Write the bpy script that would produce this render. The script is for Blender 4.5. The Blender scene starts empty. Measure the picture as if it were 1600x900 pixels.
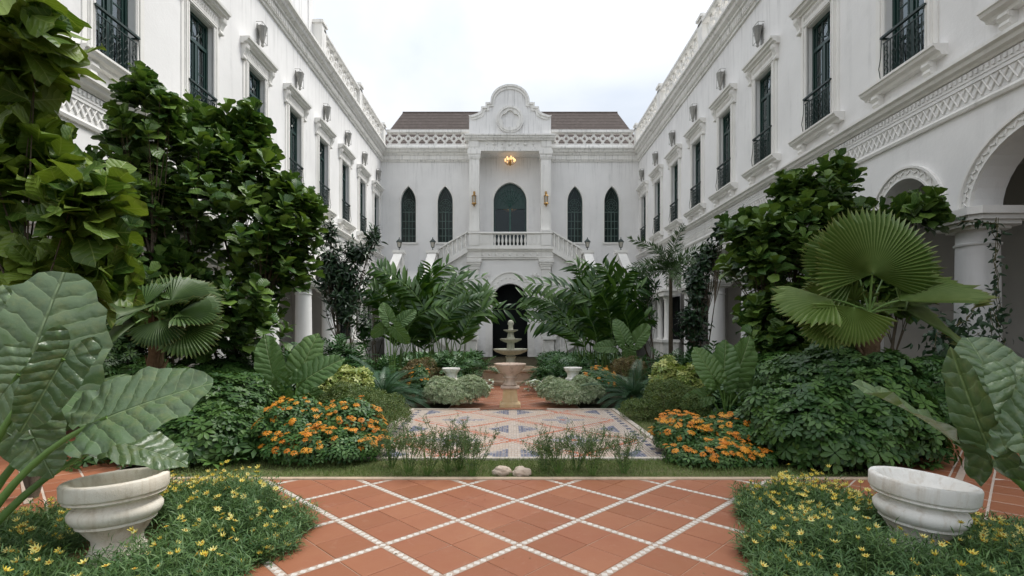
import bpy, bmesh, math, random
import numpy as np
from math import pi, sin, cos, radians, sqrt, atan2
from mathutils import Vector, Matrix
from mathutils.geometry import tessellate_polygon

SC = bpy.context.scene
COL = SC.collection
random.seed(7)
RNG = np.random.default_rng(7)

# ------------------------------------------------------------------ camera
cam = bpy.data.cameras.new("camera")
cam.sensor_width = 36.0
cam.lens = 18.0
cam.shift_x = 3.0 / 1600.0
cam.shift_y = 70.0 / 1600.0
cam.clip_start = 0.05
cam.clip_end = 2000.0
camo = bpy.data.objects.new("camera", cam)
camo.location = (0, 0, 1.4)
camo.rotation_euler = (pi / 2, 0, 0)
COL.objects.link(camo)
SC.camera = camo

def at(px, py, Y):
    """photo pixel + distance -> point of the courtyard"""
    return ((px - 797.0) * Y / 800.0, Y, 1.4 - (py - 520.0) * Y / 800.0)

# ------------------------------------------------------------------ world, sun, exposure
SUN_EL, SUN_AZ = radians(58), radians(68)      # direction the light comes from (compass-like, from +Y clockwise)
w = bpy.data.worlds.new("World")
SC.world = w
w.use_nodes = True
nt = w.node_tree
nt.nodes.clear()
def wn(t): return nt.nodes.new(t)
out = wn('ShaderNodeOutputWorld')
sky = wn('ShaderNodeTexSky'); sky.sky_type = 'NISHITA'; sky.sun_disc = False
sky.sun_elevation = SUN_EL; sky.sun_rotation = SUN_AZ
b1 = wn('ShaderNodeBackground'); b1.inputs['Strength'].default_value = 0.10
nt.links.new(sky.outputs[0], b1.inputs[0])
tc = wn('ShaderNodeTexCoord')
mp = wn('ShaderNodeMapping'); mp.inputs['Scale'].default_value = (1.0, 1.0, 1.6); mp.inputs['Location'].default_value = (3.1, 0.4, 0.2)
nt.links.new(tc.outputs['Generated'], mp.inputs[0])
ns = wn('ShaderNodeTexNoise'); ns.inputs['Scale'].default_value = 1.7; ns.inputs['Detail'].default_value = 6; ns.inputs['Roughness'].default_value = 0.5
ns.inputs['Distortion'].default_value = 0.3
nt.links.new(mp.outputs[0], ns.inputs[0])
cr = wn('ShaderNodeValToRGB')
cr.color_ramp.elements[0].position = 0.36; cr.color_ramp.elements[0].color = (0.66, 0.72, 0.80, 1)
cr.color_ramp.elements[1].position = 0.60; cr.color_ramp.elements[1].color = (0.96, 0.97, 1.0, 1)
nt.links.new(ns.outputs[0], cr.inputs[0])
b2 = wn('ShaderNodeBackground'); b2.inputs['Strength'].default_value = 0.53
# standard overcast sky: the zenith is three times as bright as the horizon, L = (1 + 2 sin h) / 3
sx = wn('ShaderNodeSeparateXYZ'); nt.links.new(tc.outputs['Generated'], sx.inputs[0])
m0 = wn('ShaderNodeMath'); m0.operation = 'MAXIMUM'; nt.links.new(sx.outputs[2], m0.inputs[0]); m0.inputs[1].default_value = 0.0
m1 = wn('ShaderNodeMath'); m1.operation = 'MULTIPLY_ADD'; nt.links.new(m0.outputs[0], m1.inputs[0]); m1.inputs[1].default_value = 2 / 1.8; m1.inputs[2].default_value = 1 / 1.8
vm = wn('ShaderNodeVectorMath'); vm.operation = 'SCALE'; nt.links.new(cr.outputs[0], vm.inputs[0]); nt.links.new(m1.outputs[0], vm.inputs['Scale'])
nt.links.new(vm.outputs[0], b2.inputs[0])
mx = wn('ShaderNodeMixShader'); mx.inputs[0].default_value = 0.93
nt.links.new(b1.outputs[0], mx.inputs[1]); nt.links.new(b2.outputs[0], mx.inputs[2])
nt.links.new(mx.outputs[0], out.inputs[0])

sl = bpy.data.lights.new("sun", 'SUN')
sl.energy = 1.5
sl.angle = radians(25)
sl.color = (1.0, 0.97, 0.92)
so = bpy.data.objects.new("sun", sl)
d = Vector((sin(SUN_AZ) * cos(SUN_EL), cos(SUN_AZ) * cos(SUN_EL), sin(SUN_EL)))
so.rotation_euler = (-d).to_track_quat('-Z', 'Y').to_euler()
so.location = (0, -10, 40)
COL.objects.link(so)

vs = SC.view_settings
vs.view_transform = 'Standard'; vs.look = 'None'; vs.gamma = 1.0; vs.exposure = 1.15
vs.use_curve_mapping = False
SC.cycles.max_bounces = 7
SC.cycles.transparent_max_bounces = 12
SC.cycles.diffuse_bounces = 4

# ------------------------------------------------------------------ materials
class NB:
    def __init__(s, name):
        s.m = bpy.data.materials.new(name); s.m.use_nodes = True
        s.t = s.m.node_tree; s.t.nodes.clear()
        s.out = s.t.nodes.new('ShaderNodeOutputMaterial')
    def n(s, t, **k):
        x = s.t.nodes.new(t)
        for a, b in k.items(): setattr(x, a, b)
        return x
    def l(s, a, b): s.t.links.new(a, b)
    def setin(s, sock, v):
        if isinstance(v, (int, float)): sock.default_value = v
        elif isinstance(v, tuple): sock.default_value = v if len(v) == 4 or sock.type == 'VECTOR' else (*v, 1)
        else: s.l(v, sock)
    def math(s, op, a, b=None, c=None, clamp=False):
        x = s.n('ShaderNodeMath', operation=op, use_clamp=clamp)
        s.setin(x.inputs[0], a)
        if b is not None: s.setin(x.inputs[1], b)
        if c is not None: s.setin(x.inputs[2], c)
        return x.outputs[0]
    def mix(s, f, a, b, mode='MIX'):
        x = s.n('ShaderNodeMix', data_type='RGBA', blend_type=mode)
        s.setin(x.inputs[0], f); s.setin(x.inputs[6], a); s.setin(x.inputs[7], b)
        return x.outputs[2]
    def noise(s, vec, scale, detail=4, rough=0.55, dist=0.0):
        x = s.n('ShaderNodeTexNoise'); x.inputs['Scale'].default_value = scale
        x.inputs['Detail'].default_value = detail; x.inputs['Roughness'].default_value = rough
        x.inputs['Distortion'].default_value = dist
        if vec is not None: s.l(vec, x.inputs['Vector'])
        return x.outputs[0]
    def ramp(s, f, a, b):
        x = s.n('ShaderNodeMapRange'); s.setin(x.inputs[0], f)
        x.inputs[1].default_value = a; x.inputs[2].default_value = b
        return x.outputs[0]
    def scale(s, vec, sc, loc=(0, 0, 0)):
        x = s.n('ShaderNodeMapping'); x.inputs['Scale'].default_value = sc; x.inputs['Location'].default_value = loc
        s.l(vec, x.inputs[0]); return x.outputs[0]
    def pos(s): return s.n('ShaderNodeNewGeometry').outputs['Position']
    def obj(s): return s.n('ShaderNodeTexCoord').outputs['Object']
    def rnd(s): return s.n('ShaderNodeObjectInfo').outputs['Random']
    def pr(s, col, rough=0.6, metal=0.0, spec=0.4, bump=None, bs=0.3, bd=0.01, **kw):
        p = s.n('ShaderNodeBsdfPrincipled')
        s.setin(p.inputs['Base Color'], col); s.setin(p.inputs['Roughness'], rough)
        p.inputs['Metallic'].default_value = metal; p.inputs['Specular IOR Level'].default_value = spec
        for k, v in kw.items(): s.setin(p.inputs[k], v)
        if bump is not None:
            b = s.n('ShaderNodeBump'); b.inputs['Strength'].default_value = bs; b.inputs['Distance'].default_value = bd
            s.l(bump, b.inputs['Height']); s.l(b.outputs[0], p.inputs['Normal'])
        return p.outputs[0]
    def done(s, sh): s.l(sh, s.out.inputs[0]); return s.m

def mat_plaster(name, c0, c1, stain=(0.36, 0.36, 0.35), amt=0.6):
    b = NB(name); p = b.pos()
    big = b.noise(p, 0.55, 5, 0.6)
    streak = b.noise(b.scale(p, (3.2, 3.2, 0.28)), 1.0, 6, 0.62, 0.3)
    blot = b.noise(p, 2.3, 7, 0.65)
    c = b.mix(b.ramp(big, 0.35, 0.68), c0, c1)
    s = b.math('MULTIPLY', b.ramp(streak, 0.53, 0.76), b.ramp(blot, 0.34, 0.66))
    c = b.mix(b.math('MULTIPLY', s, amt), c, stain)
    # run-off stains just under the eaves
    z = b.n('ShaderNodeSeparateXYZ'); b.l(p, z.inputs[0])
    top = b.ramp(z.outputs[2], 9.6, 11.8)
    fine = b.noise(b.scale(p, (9, 9, 0.5)), 1.0, 5, 0.6)
    s2 = b.math('MULTIPLY', b.math('MULTIPLY', top, top), b.ramp(fine, 0.52, 0.72))
    low = b.ramp(z.outputs[2], 1.2, 0.0)
    s3 = b.math('MULTIPLY', low, b.ramp(blot, 0.38, 0.6))
    c = b.mix(b.math('MULTIPLY', s2, 0.55, clamp=True), c, (0.27, 0.27, 0.26))
    c = b.mix(b.math('MULTIPLY', s3, 0.5, clamp=True), c, (0.30, 0.29, 0.24))
    h = b.noise(p, 14, 6, 0.7)
    return b.done(b.pr(c, 0.85, spec=0.2, bump=h, bs=0.25, bd=0.02))

M = {}
M['plaster'] = mat_plaster('plaster', (0.84, 0.83, 0.815), (0.76, 0.75, 0.735), amt=.4)
M['trim'] = mat_plaster('trim_plaster', (0.85, 0.835, 0.80), (0.76, 0.745, 0.71), (0.36, 0.34, 0.30), 0.55)

def mat_stone(name, a, bcol, stain, amt=0.6, streaky=True, rough=0.8):
    b = NB(name); p = b.obj()
    c = b.mix(b.ramp(b.noise(p, 5, 6, 0.6), 0.35, 0.68), a, bcol)
    if streaky:
        s = b.math('MULTIPLY', b.ramp(b.noise(b.scale(p, (14, 14, 1.4)), 1.0, 6, 0.6), 0.5, 0.72), amt)
    else:
        s = b.math('MULTIPLY', b.ramp(b.noise(p, 11, 7, 0.7), 0.52, 0.7), amt)
    c = b.mix(s, c, stain)
    s2 = b.ramp(b.noise(p, 16, 9, 0.78), 0.58, 0.66)
    c = b.mix(b.math('MULTIPLY', s2, amt * 0.8), c, stain)
    h = b.noise(p, 38, 7, 0.75)
    return b.done(b.pr(c, rough, spec=0.25, bump=h, bs=0.5, bd=0.006))
M['urn'] = mat_stone('weathered_urn_stone', (0.85, 0.80, 0.70), (0.77, 0.69, 0.57), (0.42, 0.31, 0.18), 0.5)
M['urnw'] = mat_stone('white_painted_urn', (0.88, 0.86, 0.82), (0.82, 0.79, 0.73), (0.45, 0.34, 0.22), 0.45)
M['pedestal'] = mat_stone('ochre_sandstone', (0.60, 0.42, 0.22), (0.66, 0.52, 0.33), (0.36, 0.25, 0.13), 0.45)
M['pinkstone'] = mat_stone('pink_stone', (0.66, 0.54, 0.44), (0.56, 0.42, 0.33), (0.25, 0.20, 0.15), 0.6)
M['fount'] = mat_stone('mossy_fountain_stone', (0.58, 0.57, 0.47), (0.46, 0.46, 0.36), (0.18, 0.20, 0.12), 0.6)
M['rock'] = mat_stone('pale_boulder', (0.62, 0.52, 0.42), (0.50, 0.38, 0.29), (0.28, 0.24, 0.16), 0.5, False)
M['kerb'] = mat_stone('kerb_stone', (0.55, 0.42, 0.30), (0.48, 0.37, 0.27), (0.25, 0.2, 0.14), 0.6, False)
M['ckerb'] = mat_stone('cream_kerb', (0.60, 0.54, 0.46), (0.50, 0.44, 0.37), (0.22, 0.2, 0.15), 0.6, False)

def simple(name, col, rough=0.5, metal=0.0, spec=0.4, **kw):
    b = NB(name); return b.done(b.pr(col, rough, metal, spec, **kw))
def varied(name, a, c2, rough=0.6, spec=0.3, scale=6, bs=0.2, bd=0.004):
    b = NB(name); p = b.pos()
    n1 = b.noise(p, scale, 6, 0.62)
    f = b.math('ADD', b.math('MULTIPLY', b.ramp(n1, 0.3, 0.7), 0.6), b.math('MULTIPLY', b.rnd(), 0.4))
    c = b.mix(f, a, c2)
    return b.done(b.pr(c, rough, spec=spec, bump=b.noise(p, scale * 14, 5, 0.7), bs=bs, bd=bd))
M['green'] = varied('dark_green_paint', (0.007, 0.032, 0.026), (0.012, 0.045, 0.037), 0.35, 0.5, 3)
M['iron'] = simple('dark_ironwork', (0.012, 0.03, 0.026), 0.45, 0.0, 0.5)
M['fixture'] = varied('grey_fixture_metal', (0.20, 0.20, 0.19), (0.36, 0.35, 0.32), 0.5, 0.5, 9)
M['brass'] = simple('aged_brass', (0.42, 0.25, 0.08), 0.38, 0.85)
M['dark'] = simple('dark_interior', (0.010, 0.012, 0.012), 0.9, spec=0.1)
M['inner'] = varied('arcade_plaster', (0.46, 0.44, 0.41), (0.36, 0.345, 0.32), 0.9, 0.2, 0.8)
M['curtain'] = simple('pale_curtain', (0.74, 0.78, 0.80), 0.9)
M['soil'] = varied('dark_soil', (0.035, 0.028, 0.018), (0.06, 0.055, 0.03), 0.95, 0.1, 9, 0.8, 0.03)
M['lawnsoil'] = varied('lawn_turf', (0.11, 0.14, 0.045), (0.20, 0.18, 0.10), 0.95, 0.1, 3.5, 0.8, 0.02)
M['grout'] = varied('pale_grout', (0.42, 0.30, 0.22), (0.5, 0.36, 0.27), 0.9, 0.2, 8)
M['wgrout'] = varied('cream_grout', (0.60, 0.50, 0.42), (0.5, 0.41, 0.34), 0.9, 0.2, 8)
M['dtile'] = varied('white_diamond_tile', (0.74, 0.70, 0.64), (0.56, 0.51, 0.45), 0.55, 0.4, 10)
M['dbase'] = varied('diamond_band_bed', (0.42, 0.32, 0.25), (0.50, 0.40, 0.32), 0.8, 0.3, 12)
M['trunk'] = varied('bark', (0.10, 0.075, 0.05), (0.17, 0.14, 0.10), 0.9, 0.2, 18, 0.8, 0.02)
M['palmtrunk'] = varied('fibrous_palm_trunk', (0.11, 0.065, 0.035), (0.24, 0.17, 0.10), 0.9, 0.2, 24, 0.9, 0.02)
M['stem'] = varied('green_stem', (0.10, 0.20, 0.04), (0.16, 0.26, 0.07), 0.45, 0.4, 12)
M['twig'] = varied('brown_twig', (0.10, 0.09, 0.04), (0.14, 0.13, 0.06), 0.8, 0.2, 12)

def mat_terracotta():
    b = NB('terracotta_tile'); p = b.pos()
    r = b.rnd()
    c = b.mix(r, (0.285, 0.108, 0.050), (0.375, 0.155, 0.078))
    c = b.mix(b.ramp(b.noise(p, 1.6, 6, 0.65), 0.35, 0.75), c, (0.31, 0.108, 0.055))
    d = b.ramp(b.noise(p, 7, 9, 0.75, 0.6), 0.57, 0.68)
    c = b.mix(b.math('MULTIPLY', d, 0.35), c, (0.42, 0.23, 0.15))
    rough = b.math('ADD', 0.34, b.math('MULTIPLY', b.noise(p, 5, 5, 0.6), 0.4))
    return b.done(b.pr(c, rough, spec=0.35, bump=b.noise(p, 60, 5, 0.7), bs=0.15, bd=0.003))
M['terra'] = mat_terracotta()

def mat_roof():
    b = NB('roof_shingle'); p = b.pos()
    br = b.n('ShaderNodeTexNoise'); 
    v = b.scale(p, (6, 6, 6))
    n1 = b.n('ShaderNodeTexVoronoi'); n1.inputs['Scale'].default_value = 1.0; b.l(b.scale(p, (5, 1.5, 7.0)), n1.inputs['Vector'])
    c = b.mix(n1.outputs['Distance'], (0.08, 0.066, 0.06), (0.15, 0.125, 0.114))
    c = b.mix(b.ramp(b.noise(p, 1.2, 6, 0.6), 0.3, 0.7), c, (0.105, 0.088, 0.08))
    return b.done(b.pr(c, 0.9, spec=0.1))
M['roof'] = mat_roof()

def mat_glass(name='window_glass', fs=.9, base=.16, tint=(.86, .92, .91, 1)):
    b = NB(name)
    g = b.n('ShaderNodeBsdfGlossy'); g.inputs['Roughness'].default_value = 0.04; g.inputs['Color'].default_value = (0.8, 0.88, 0.9, 1)
    t = b.n('ShaderNodeBsdfTransparent'); t.inputs['Color'].default_value = tint
    f = b.n('ShaderNodeFresnel'); f.inputs['IOR'].default_value = 1.55
    m = b.n('ShaderNodeMixShader'); b.l(b.math('ADD', b.math('MULTIPLY', f.outputs[0], fs), base), m.inputs[0])
    b.l(t.outputs[0], m.inputs[1]); b.l(g.outputs[0], m.inputs[2])
    return b.done(m.outputs[0])
M['glass'] = mat_glass()
M['dglass'] = simple('dark_leaded_glass', (0.004, 0.014, 0.012), 0.10, 0.0, 0.35)
def mat_emit(name, col, st):
    b = NB(name); e = b.n('ShaderNodeEmission'); e.inputs[0].default_value = (*col, 1); e.inputs[1].default_value = st
    return b.done(e.outputs[0])
M['bulb'] = mat_emit('lit_bulb', (1.0, 0.58, 0.25), 0.9)
M['lampglass'] = simple('lantern_glass', (0.55, 0.52, 0.45), 0.15, 0.0, 0.5, Alpha=0.75)

def mat_fan(name, dark, light, rib_shading):
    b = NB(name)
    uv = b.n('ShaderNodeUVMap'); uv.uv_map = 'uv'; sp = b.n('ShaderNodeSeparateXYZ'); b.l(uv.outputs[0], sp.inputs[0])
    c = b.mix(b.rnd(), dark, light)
    c = b.mix(b.math('MULTIPLY', b.ramp(sp.outputs[1], .55, 1.0), .75), c, rib_shading)  # paler ribs; the stripe also paints in pleat shading that flat light loses
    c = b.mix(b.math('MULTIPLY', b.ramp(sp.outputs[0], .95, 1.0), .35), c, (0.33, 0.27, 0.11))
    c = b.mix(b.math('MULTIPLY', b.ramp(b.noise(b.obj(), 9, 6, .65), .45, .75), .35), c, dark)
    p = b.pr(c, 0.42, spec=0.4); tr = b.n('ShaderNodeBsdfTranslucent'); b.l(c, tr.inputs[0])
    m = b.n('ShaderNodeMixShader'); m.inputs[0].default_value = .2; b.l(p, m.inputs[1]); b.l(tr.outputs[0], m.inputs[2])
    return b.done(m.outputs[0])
def mat_leaf(name, dark, light, vein=None, nv=7, kv=0.9, rough=0.42, spec=0.4, trans=0.16, bump=0.0, edge=None, radial=0, pow_=1.0, spots=None):
    b = NB(name)
    at_ = b.n('ShaderNodeAttribute', attribute_name='var')
    r = b.math('FRACT', b.math('ADD', at_.outputs['Fac'], b.rnd()))
    if pow_ != 1.0: r = b.math('POWER', r, pow_)
    c = b.mix(r, dark, light)
    uv = b.n('ShaderNodeUVMap'); uv.uv_map = 'uv'
    sp = b.n('ShaderNodeSeparateXYZ'); b.l(uv.outputs[0], sp.inputs[0])
    u, v = sp.outputs[0], b.math('ABSOLUTE', sp.outputs[1])
    h = None
    if spots:
        vx = b.noise(uv.outputs[0], 5, 7, 0.7)
        c = b.mix(b.math('MULTIPLY', b.ramp(vx, 0.5, 0.62), spots[1]), c, spots[0])
    if vein:
        mid = b.ramp(v, 0.016, 0.006)
        t = b.math('MULTIPLY', b.math('ADD', b.math('SUBTRACT', u, b.math('MULTIPLY', v, kv)), b.math('ADD', b.math('MULTIPLY', b.math('MULTIPLY', v, v), .5), b.math('MULTIPLY', b.noise(uv.outputs[0], 3.5, 3, .6), .14))), float(nv))
        fr = b.math('ABSOLUTE', b.math('SUBTRACT', b.math('FRACT', t), 0.5))
        lat = b.ramp(fr, 0.05, 0.012)
        soft = b.ramp(fr, 0.5, 0.0)
        m = b.math('MAXIMUM', mid, b.math('MULTIPLY', lat, 0.75))
        c = b.mix(b.math('MULTIPLY', m, 0.8), c, vein)
        if bump:
            h = b.math('SUBTRACT', b.math('MULTIPLY', b.noise(uv.outputs[0], 14, 3, 0.6), 0.35), b.math('MULTIPLY', b.math('MULTIPLY', soft, soft), 0.7))
            h = b.math('SUBTRACT', h, mid)
    kw = {}
    if h is not None: kw = dict(bump=h, bs=bump, bd=0.02)
    p = b.pr(c, rough, spec=spec, **kw)
    tr = b.n('ShaderNodeBsdfTranslucent'); b.l(b.mix(1.0, c, (1.0, 1.0, 0.5), 'MULTIPLY'), tr.inputs[0])
    m = b.n('ShaderNodeMixShader'); m.inputs[0].default_value = trans
    b.l(p, m.inputs[1]); b.l(tr.outputs[0], m.inputs[2])
    return b.done(m.outputs[0])

M['fig_near'] = mat_leaf('fig_leaf_near', (0.055, 0.12, 0.018), (0.20, 0.28, 0.04), (0.26, 0.33, 0.09), 6, 0.9, 0.40, 0.4, 0.25, 0.3)
M['fig'] = mat_leaf('fig_leaf', (0.04, 0.10, 0.022), (0.165, 0.265, 0.048), (0.18, 0.27, 0.08), 6, 0.9, 0.36, 0.45, 0.22, 0.3, pow_=1.6)
M['alo'] = mat_leaf('elephant_ear_leaf', (0.085, 0.145, 0.062), (0.145, 0.215, 0.10), (0.21, 0.29, 0.14), 7, 0.75, 0.30, 0.6, 0.2, 0.6, spots=((0.20, 0.235, 0.09), .45))
M['alomid'] = mat_leaf('elephant_ear_leaf_young', (0.075, 0.15, 0.04), (0.12, 0.21, 0.06), (0.22, 0.30, 0.12), 7, 0.75, 0.4, 0.4, 0.2, 0.6)
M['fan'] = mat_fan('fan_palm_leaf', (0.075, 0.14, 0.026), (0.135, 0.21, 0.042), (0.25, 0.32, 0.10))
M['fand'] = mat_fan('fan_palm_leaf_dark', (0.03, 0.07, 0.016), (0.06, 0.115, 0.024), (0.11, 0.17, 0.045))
M['scheff'] = mat_leaf('umbrella_bush_leaf', (0.026, 0.072, 0.016), (0.085, 0.165, 0.034), None, rough=0.45, spec=0.35, trans=0.1, pow_=1.5)
M['scheffl'] = mat_leaf('bush_leaf_light', (0.035, 0.10, 0.02), (0.10, 0.20, 0.045), None, rough=0.38, trans=0.15, pow_=1.4)
M['dkleaf'] = mat_leaf('dark_tree_leaf', (0.010, 0.035, 0.014), (0.035, 0.075, 0.028), None, rough=0.33, spec=0.5, trans=0.08)
M['ginger'] = mat_leaf('ginger_leaf', (0.022, 0.07, 0.013), (0.085, 0.17, 0.026), None, rough=0.36, spec=0.45, trans=0.2, pow_=1.2)
M['palm'] = mat_leaf('palm_leaflet', (0.04, 0.09, 0.03), (0.10, 0.17, 0.06), None, trans=0.15)
M['cycad'] = mat_leaf('cycad_leaflet', (0.028, 0.085, 0.035), (0.07, 0.15, 0.07), None, rough=0.35, trans=0.1)
M['fern'] = mat_leaf('split_leaf', (0.022, 0.075, 0.022), (0.07, 0.155, 0.04), None, rough=0.38, trans=0.12)
M['varieg'] = mat_leaf('variegated_leaf', (0.22, 0.31, 0.16), (0.46, 0.50, 0.33), None, rough=0.55, trans=0.12)
M['croton'] = mat_leaf('yellow_green_leaf', (0.17, 0.26, 0.05), (0.50, 0.52, 0.17), None, rough=0.4, trans=0.2)
M['olive'] = mat_leaf('small_olive_leaf', (0.06, 0.12, 0.025), (0.15, 0.19, 0.05), None, rough=0.5, trans=0.2)
M['daisyleaf'] = mat_leaf('daisy_foliage', (0.05, 0.12, 0.035), (0.14, 0.235, 0.075), None, rough=0.5, trans=0.2)
M['lantleaf'] = mat_leaf('lantana_foliage', (0.025, 0.085, 0.018), (0.09, 0.18, 0.04), None, rough=0.45, trans=0.15)
M['thin'] = mat_leaf('thin_shrub_foliage', (0.05, 0.10, 0.035), (0.14, 0.19, 0.075), None, rough=0.6, trans=0.2)
M['red'] = mat_leaf('reddish_foliage', (0.14, 0.09, 0.035), (0.20, 0.17, 0.06), None, rough=0.5, trans=0.15)
M['grass'] = mat_leaf('grass_blades', (0.10, 0.17, 0.04), (0.22, 0.28, 0.09), None, rough=0.6, trans=0.25)
M['caladium'] = mat_leaf('white_caladium_leaf', (0.58, 0.64, 0.55), (0.76, 0.78, 0.72), None, rough=0.5, trans=0.2, spots=((0.10, 0.25, 0.08), 0.8))
M['yellow'] = mat_leaf('yellow_petal', (0.76, 0.62, 0.08), (0.84, 0.78, 0.30), None, rough=0.5, trans=0.25)
M['yellowc'] = simple('flower_centre', (0.45, 0.24, 0.02), 0.8)
M['orange'] = mat_leaf('orange_petal', (0.72, 0.22, 0.015), (0.84, 0.38, 0.03), None, rough=0.5, trans=0.2)
M['white'] = mat_leaf('white_petal', (0.7, 0.7, 0.66), (0.8, 0.8, 0.76), None, rough=0.5, trans=0.2)

# ------------------------------------------------------------------ object helpers
def tag(o, label=None, cat=None, group=None, kind=None):
    if label: o['label'] = label
    if cat: o['category'] = cat
    if group: o['group'] = group
    if kind: o['kind'] = kind
    return o
def thing(name, loc, label, cat, group=None, rot=None):
    o = bpy.data.objects.new(name, None); COL.objects.link(o)
    o.empty_display_size = 0.2
    o.location = loc
    if rot: o.rotation_euler = rot
    return tag(o, label, cat, group)
def link(name, me, parent=None, loc=None, rot=None, mat=None):
    o = bpy.data.objects.new(name, me); COL.objects.link(o)
    if mat is not None and not me.materials: me.materials.append(mat)
    if parent is not None: o.parent = parent
    if loc is not None: o.location = loc
    if rot is not None: o.rotation_euler = rot
    return o
def wlink(name, me, parent, wloc=(0, 0, 0), rot=None, mat=None):
    """location given in world space, parent an unrotated Empty"""
    pl = parent.location
    return link(name, me, parent, (wloc[0] - pl.x, wloc[1] - pl.y, wloc[2] - pl.z), rot, mat)

class MB:
    def __init__(s): s.v = []; s.f = []
    def add(s, vs, fs):
        k = len(s.v); s.v += [tuple(p) for p in vs]; s.f += [tuple(i + k for i in f) for f in fs]; return s
    def box(s, x0, x1, y0, y1, z0, z1):
        vs = [(x0, y0, z0), (x1, y0, z0), (x1, y1, z0), (x0, y1, z0), (x0, y0, z1), (x1, y0, z1), (x1, y1, z1), (x0, y1, z1)]
        return s.add(vs, [(0, 3, 2, 1), (4, 5, 6, 7), (0, 1, 5, 4), (1, 2, 6, 5), (2, 3, 7, 6), (3, 0, 4, 7)])
    def lathe(s, prof, n=24, c=(0, 0), closed=True, wob=0.0, flute=0, fl=0.0):
        vs, fs = [], []
        for j, (r, z) in enumerate(prof):
            for i in range(n):
                a = 2 * pi * i / n
                rr = r * (1 + wob * sin(3 * a + z * 9) + wob * 0.6 * sin(7 * a + 2 + z * 5))
                if flute and fl: rr *= 1 - fl * (0.5 + 0.5 * cos(flute * a))
                vs.append((c[0] + rr * cos(a), c[1] + rr * sin(a), z))
        for j in range(len(prof) - 1):
            for i in range(n):
                i2 = (i + 1) % n
                fs.append((j * n + i, j * n + i2, (j + 1) * n + i2, (j + 1) * n + i))
        if closed:
            fs.append(tuple(reversed(range(n)))); fs.append(tuple((len(prof) - 1) * n + i for i in range(n)))
        return s.add(vs, fs)
    def tube(s, pts, r, n=6):
        pts = [Vector(p) for p in pts]
        rs = r if isinstance(r, (list, tuple)) else [r] * len(pts)
        vs, fs = [], []
        up = Vector((0, 0, 1))
        for i, p in enumerate(pts):
            t = (pts[min(i + 1, len(pts) - 1)] - pts[max(i - 1, 0)]).normalized()
            a = t.cross(up if abs(t.z) < 0.95 else Vector((1, 0, 0))).normalized(); b = t.cross(a)
            for k in range(n):
                q = 2 * pi * k / n
                vs.append(p + (a * cos(q) + b * sin(q)) * rs[i])
        for i in range(len(pts) - 1):
            for k in range(n):
                k2 = (k + 1) % n
                fs.append((i * n + k, i * n + k2, (i + 1) * n + k2, (i + 1) * n + k))
        fs.append(tuple(range(n))); fs.append(tuple(reversed([(len(pts) - 1) * n + k for k in range(n)])))
        return s.add(vs, fs)
    def plate(s, outer, holes, d0, d1, mp):
        """solid slab: 2-D outline (u,z) with holes, from depth d0 to d1; mp(u,z,d)->xyz"""
        loops = [outer] + list(holes)
        flat = [p for l in loops for p in l]
        tris = tessellate_polygon([[Vector((p[0], p[1], 0)) for p in l] for l in loops])
        n = len(flat)
        vs = [mp(p[0], p[1], d0) for p in flat] + [mp(p[0], p[1], d1) for p in flat]
        fs = [tuple(t) for t in tris] + [tuple(i + n for i in reversed(t)) for t in tris]
        k = 0
        for l in loops:
            m = len(l)
            for i in range(m):
                a, b2 = k + i, k + (i + 1) % m
                fs.append((a, b2, b2 + n, a + n))
            k += m
        return s.add(vs, fs)
    def prof(s, pts, a, b, mp):
        """extrude a closed profile (d,z) from u=a to u=b; mp(u,z,d)"""
        n = len(pts)
        vs = [mp(a, z, d) for d, z in pts] + [mp(b, z, d) for d, z in pts]
        fs = [tuple(range(n)), tuple(reversed(range(n, 2 * n)))] + [(i, (i + 1) % n, (i + 1) % n + n, i + n) for i in range(n)]
        return s.add(vs, fs)
    def xf(s, mt, k=0):
        s.v = s.v[:k] + [tuple(mt @ Vector(p)) for p in s.v[k:]]; return s
    def me(s, name, mat=None, smooth=False, recalc=True, bevel=0.0, autosm=None):
        m = bpy.data.meshes.new(name); m.from_pydata(s.v, [], s.f)
        if recalc or bevel:
            bm = bmesh.new(); bm.from_mesh(m)
            bmesh.ops.remove_doubles(bm, verts=bm.verts, dist=1e-5) if bevel else None
            bmesh.ops.recalc_face_normals(bm, faces=bm.faces)
            if bevel:
                bmesh.ops.bevel(bm, geom=list(bm.edges), offset=bevel, segments=1, affect='EDGES', clamp_overlap=True)
            bm.to_mesh(m); bm.free()
        if smooth:
            for p in m.polygons: p.use_smooth = True
            if autosm is not None:
                try: m.set_sharp_from_angle(angle=radians(autosm))
                except Exception: pass
        if mat: m.materials.append(mat)
        return m
XYZ = lambda u, z, d: (u, d, z)            # facade facing -Y: depth grows away from the camera

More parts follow.
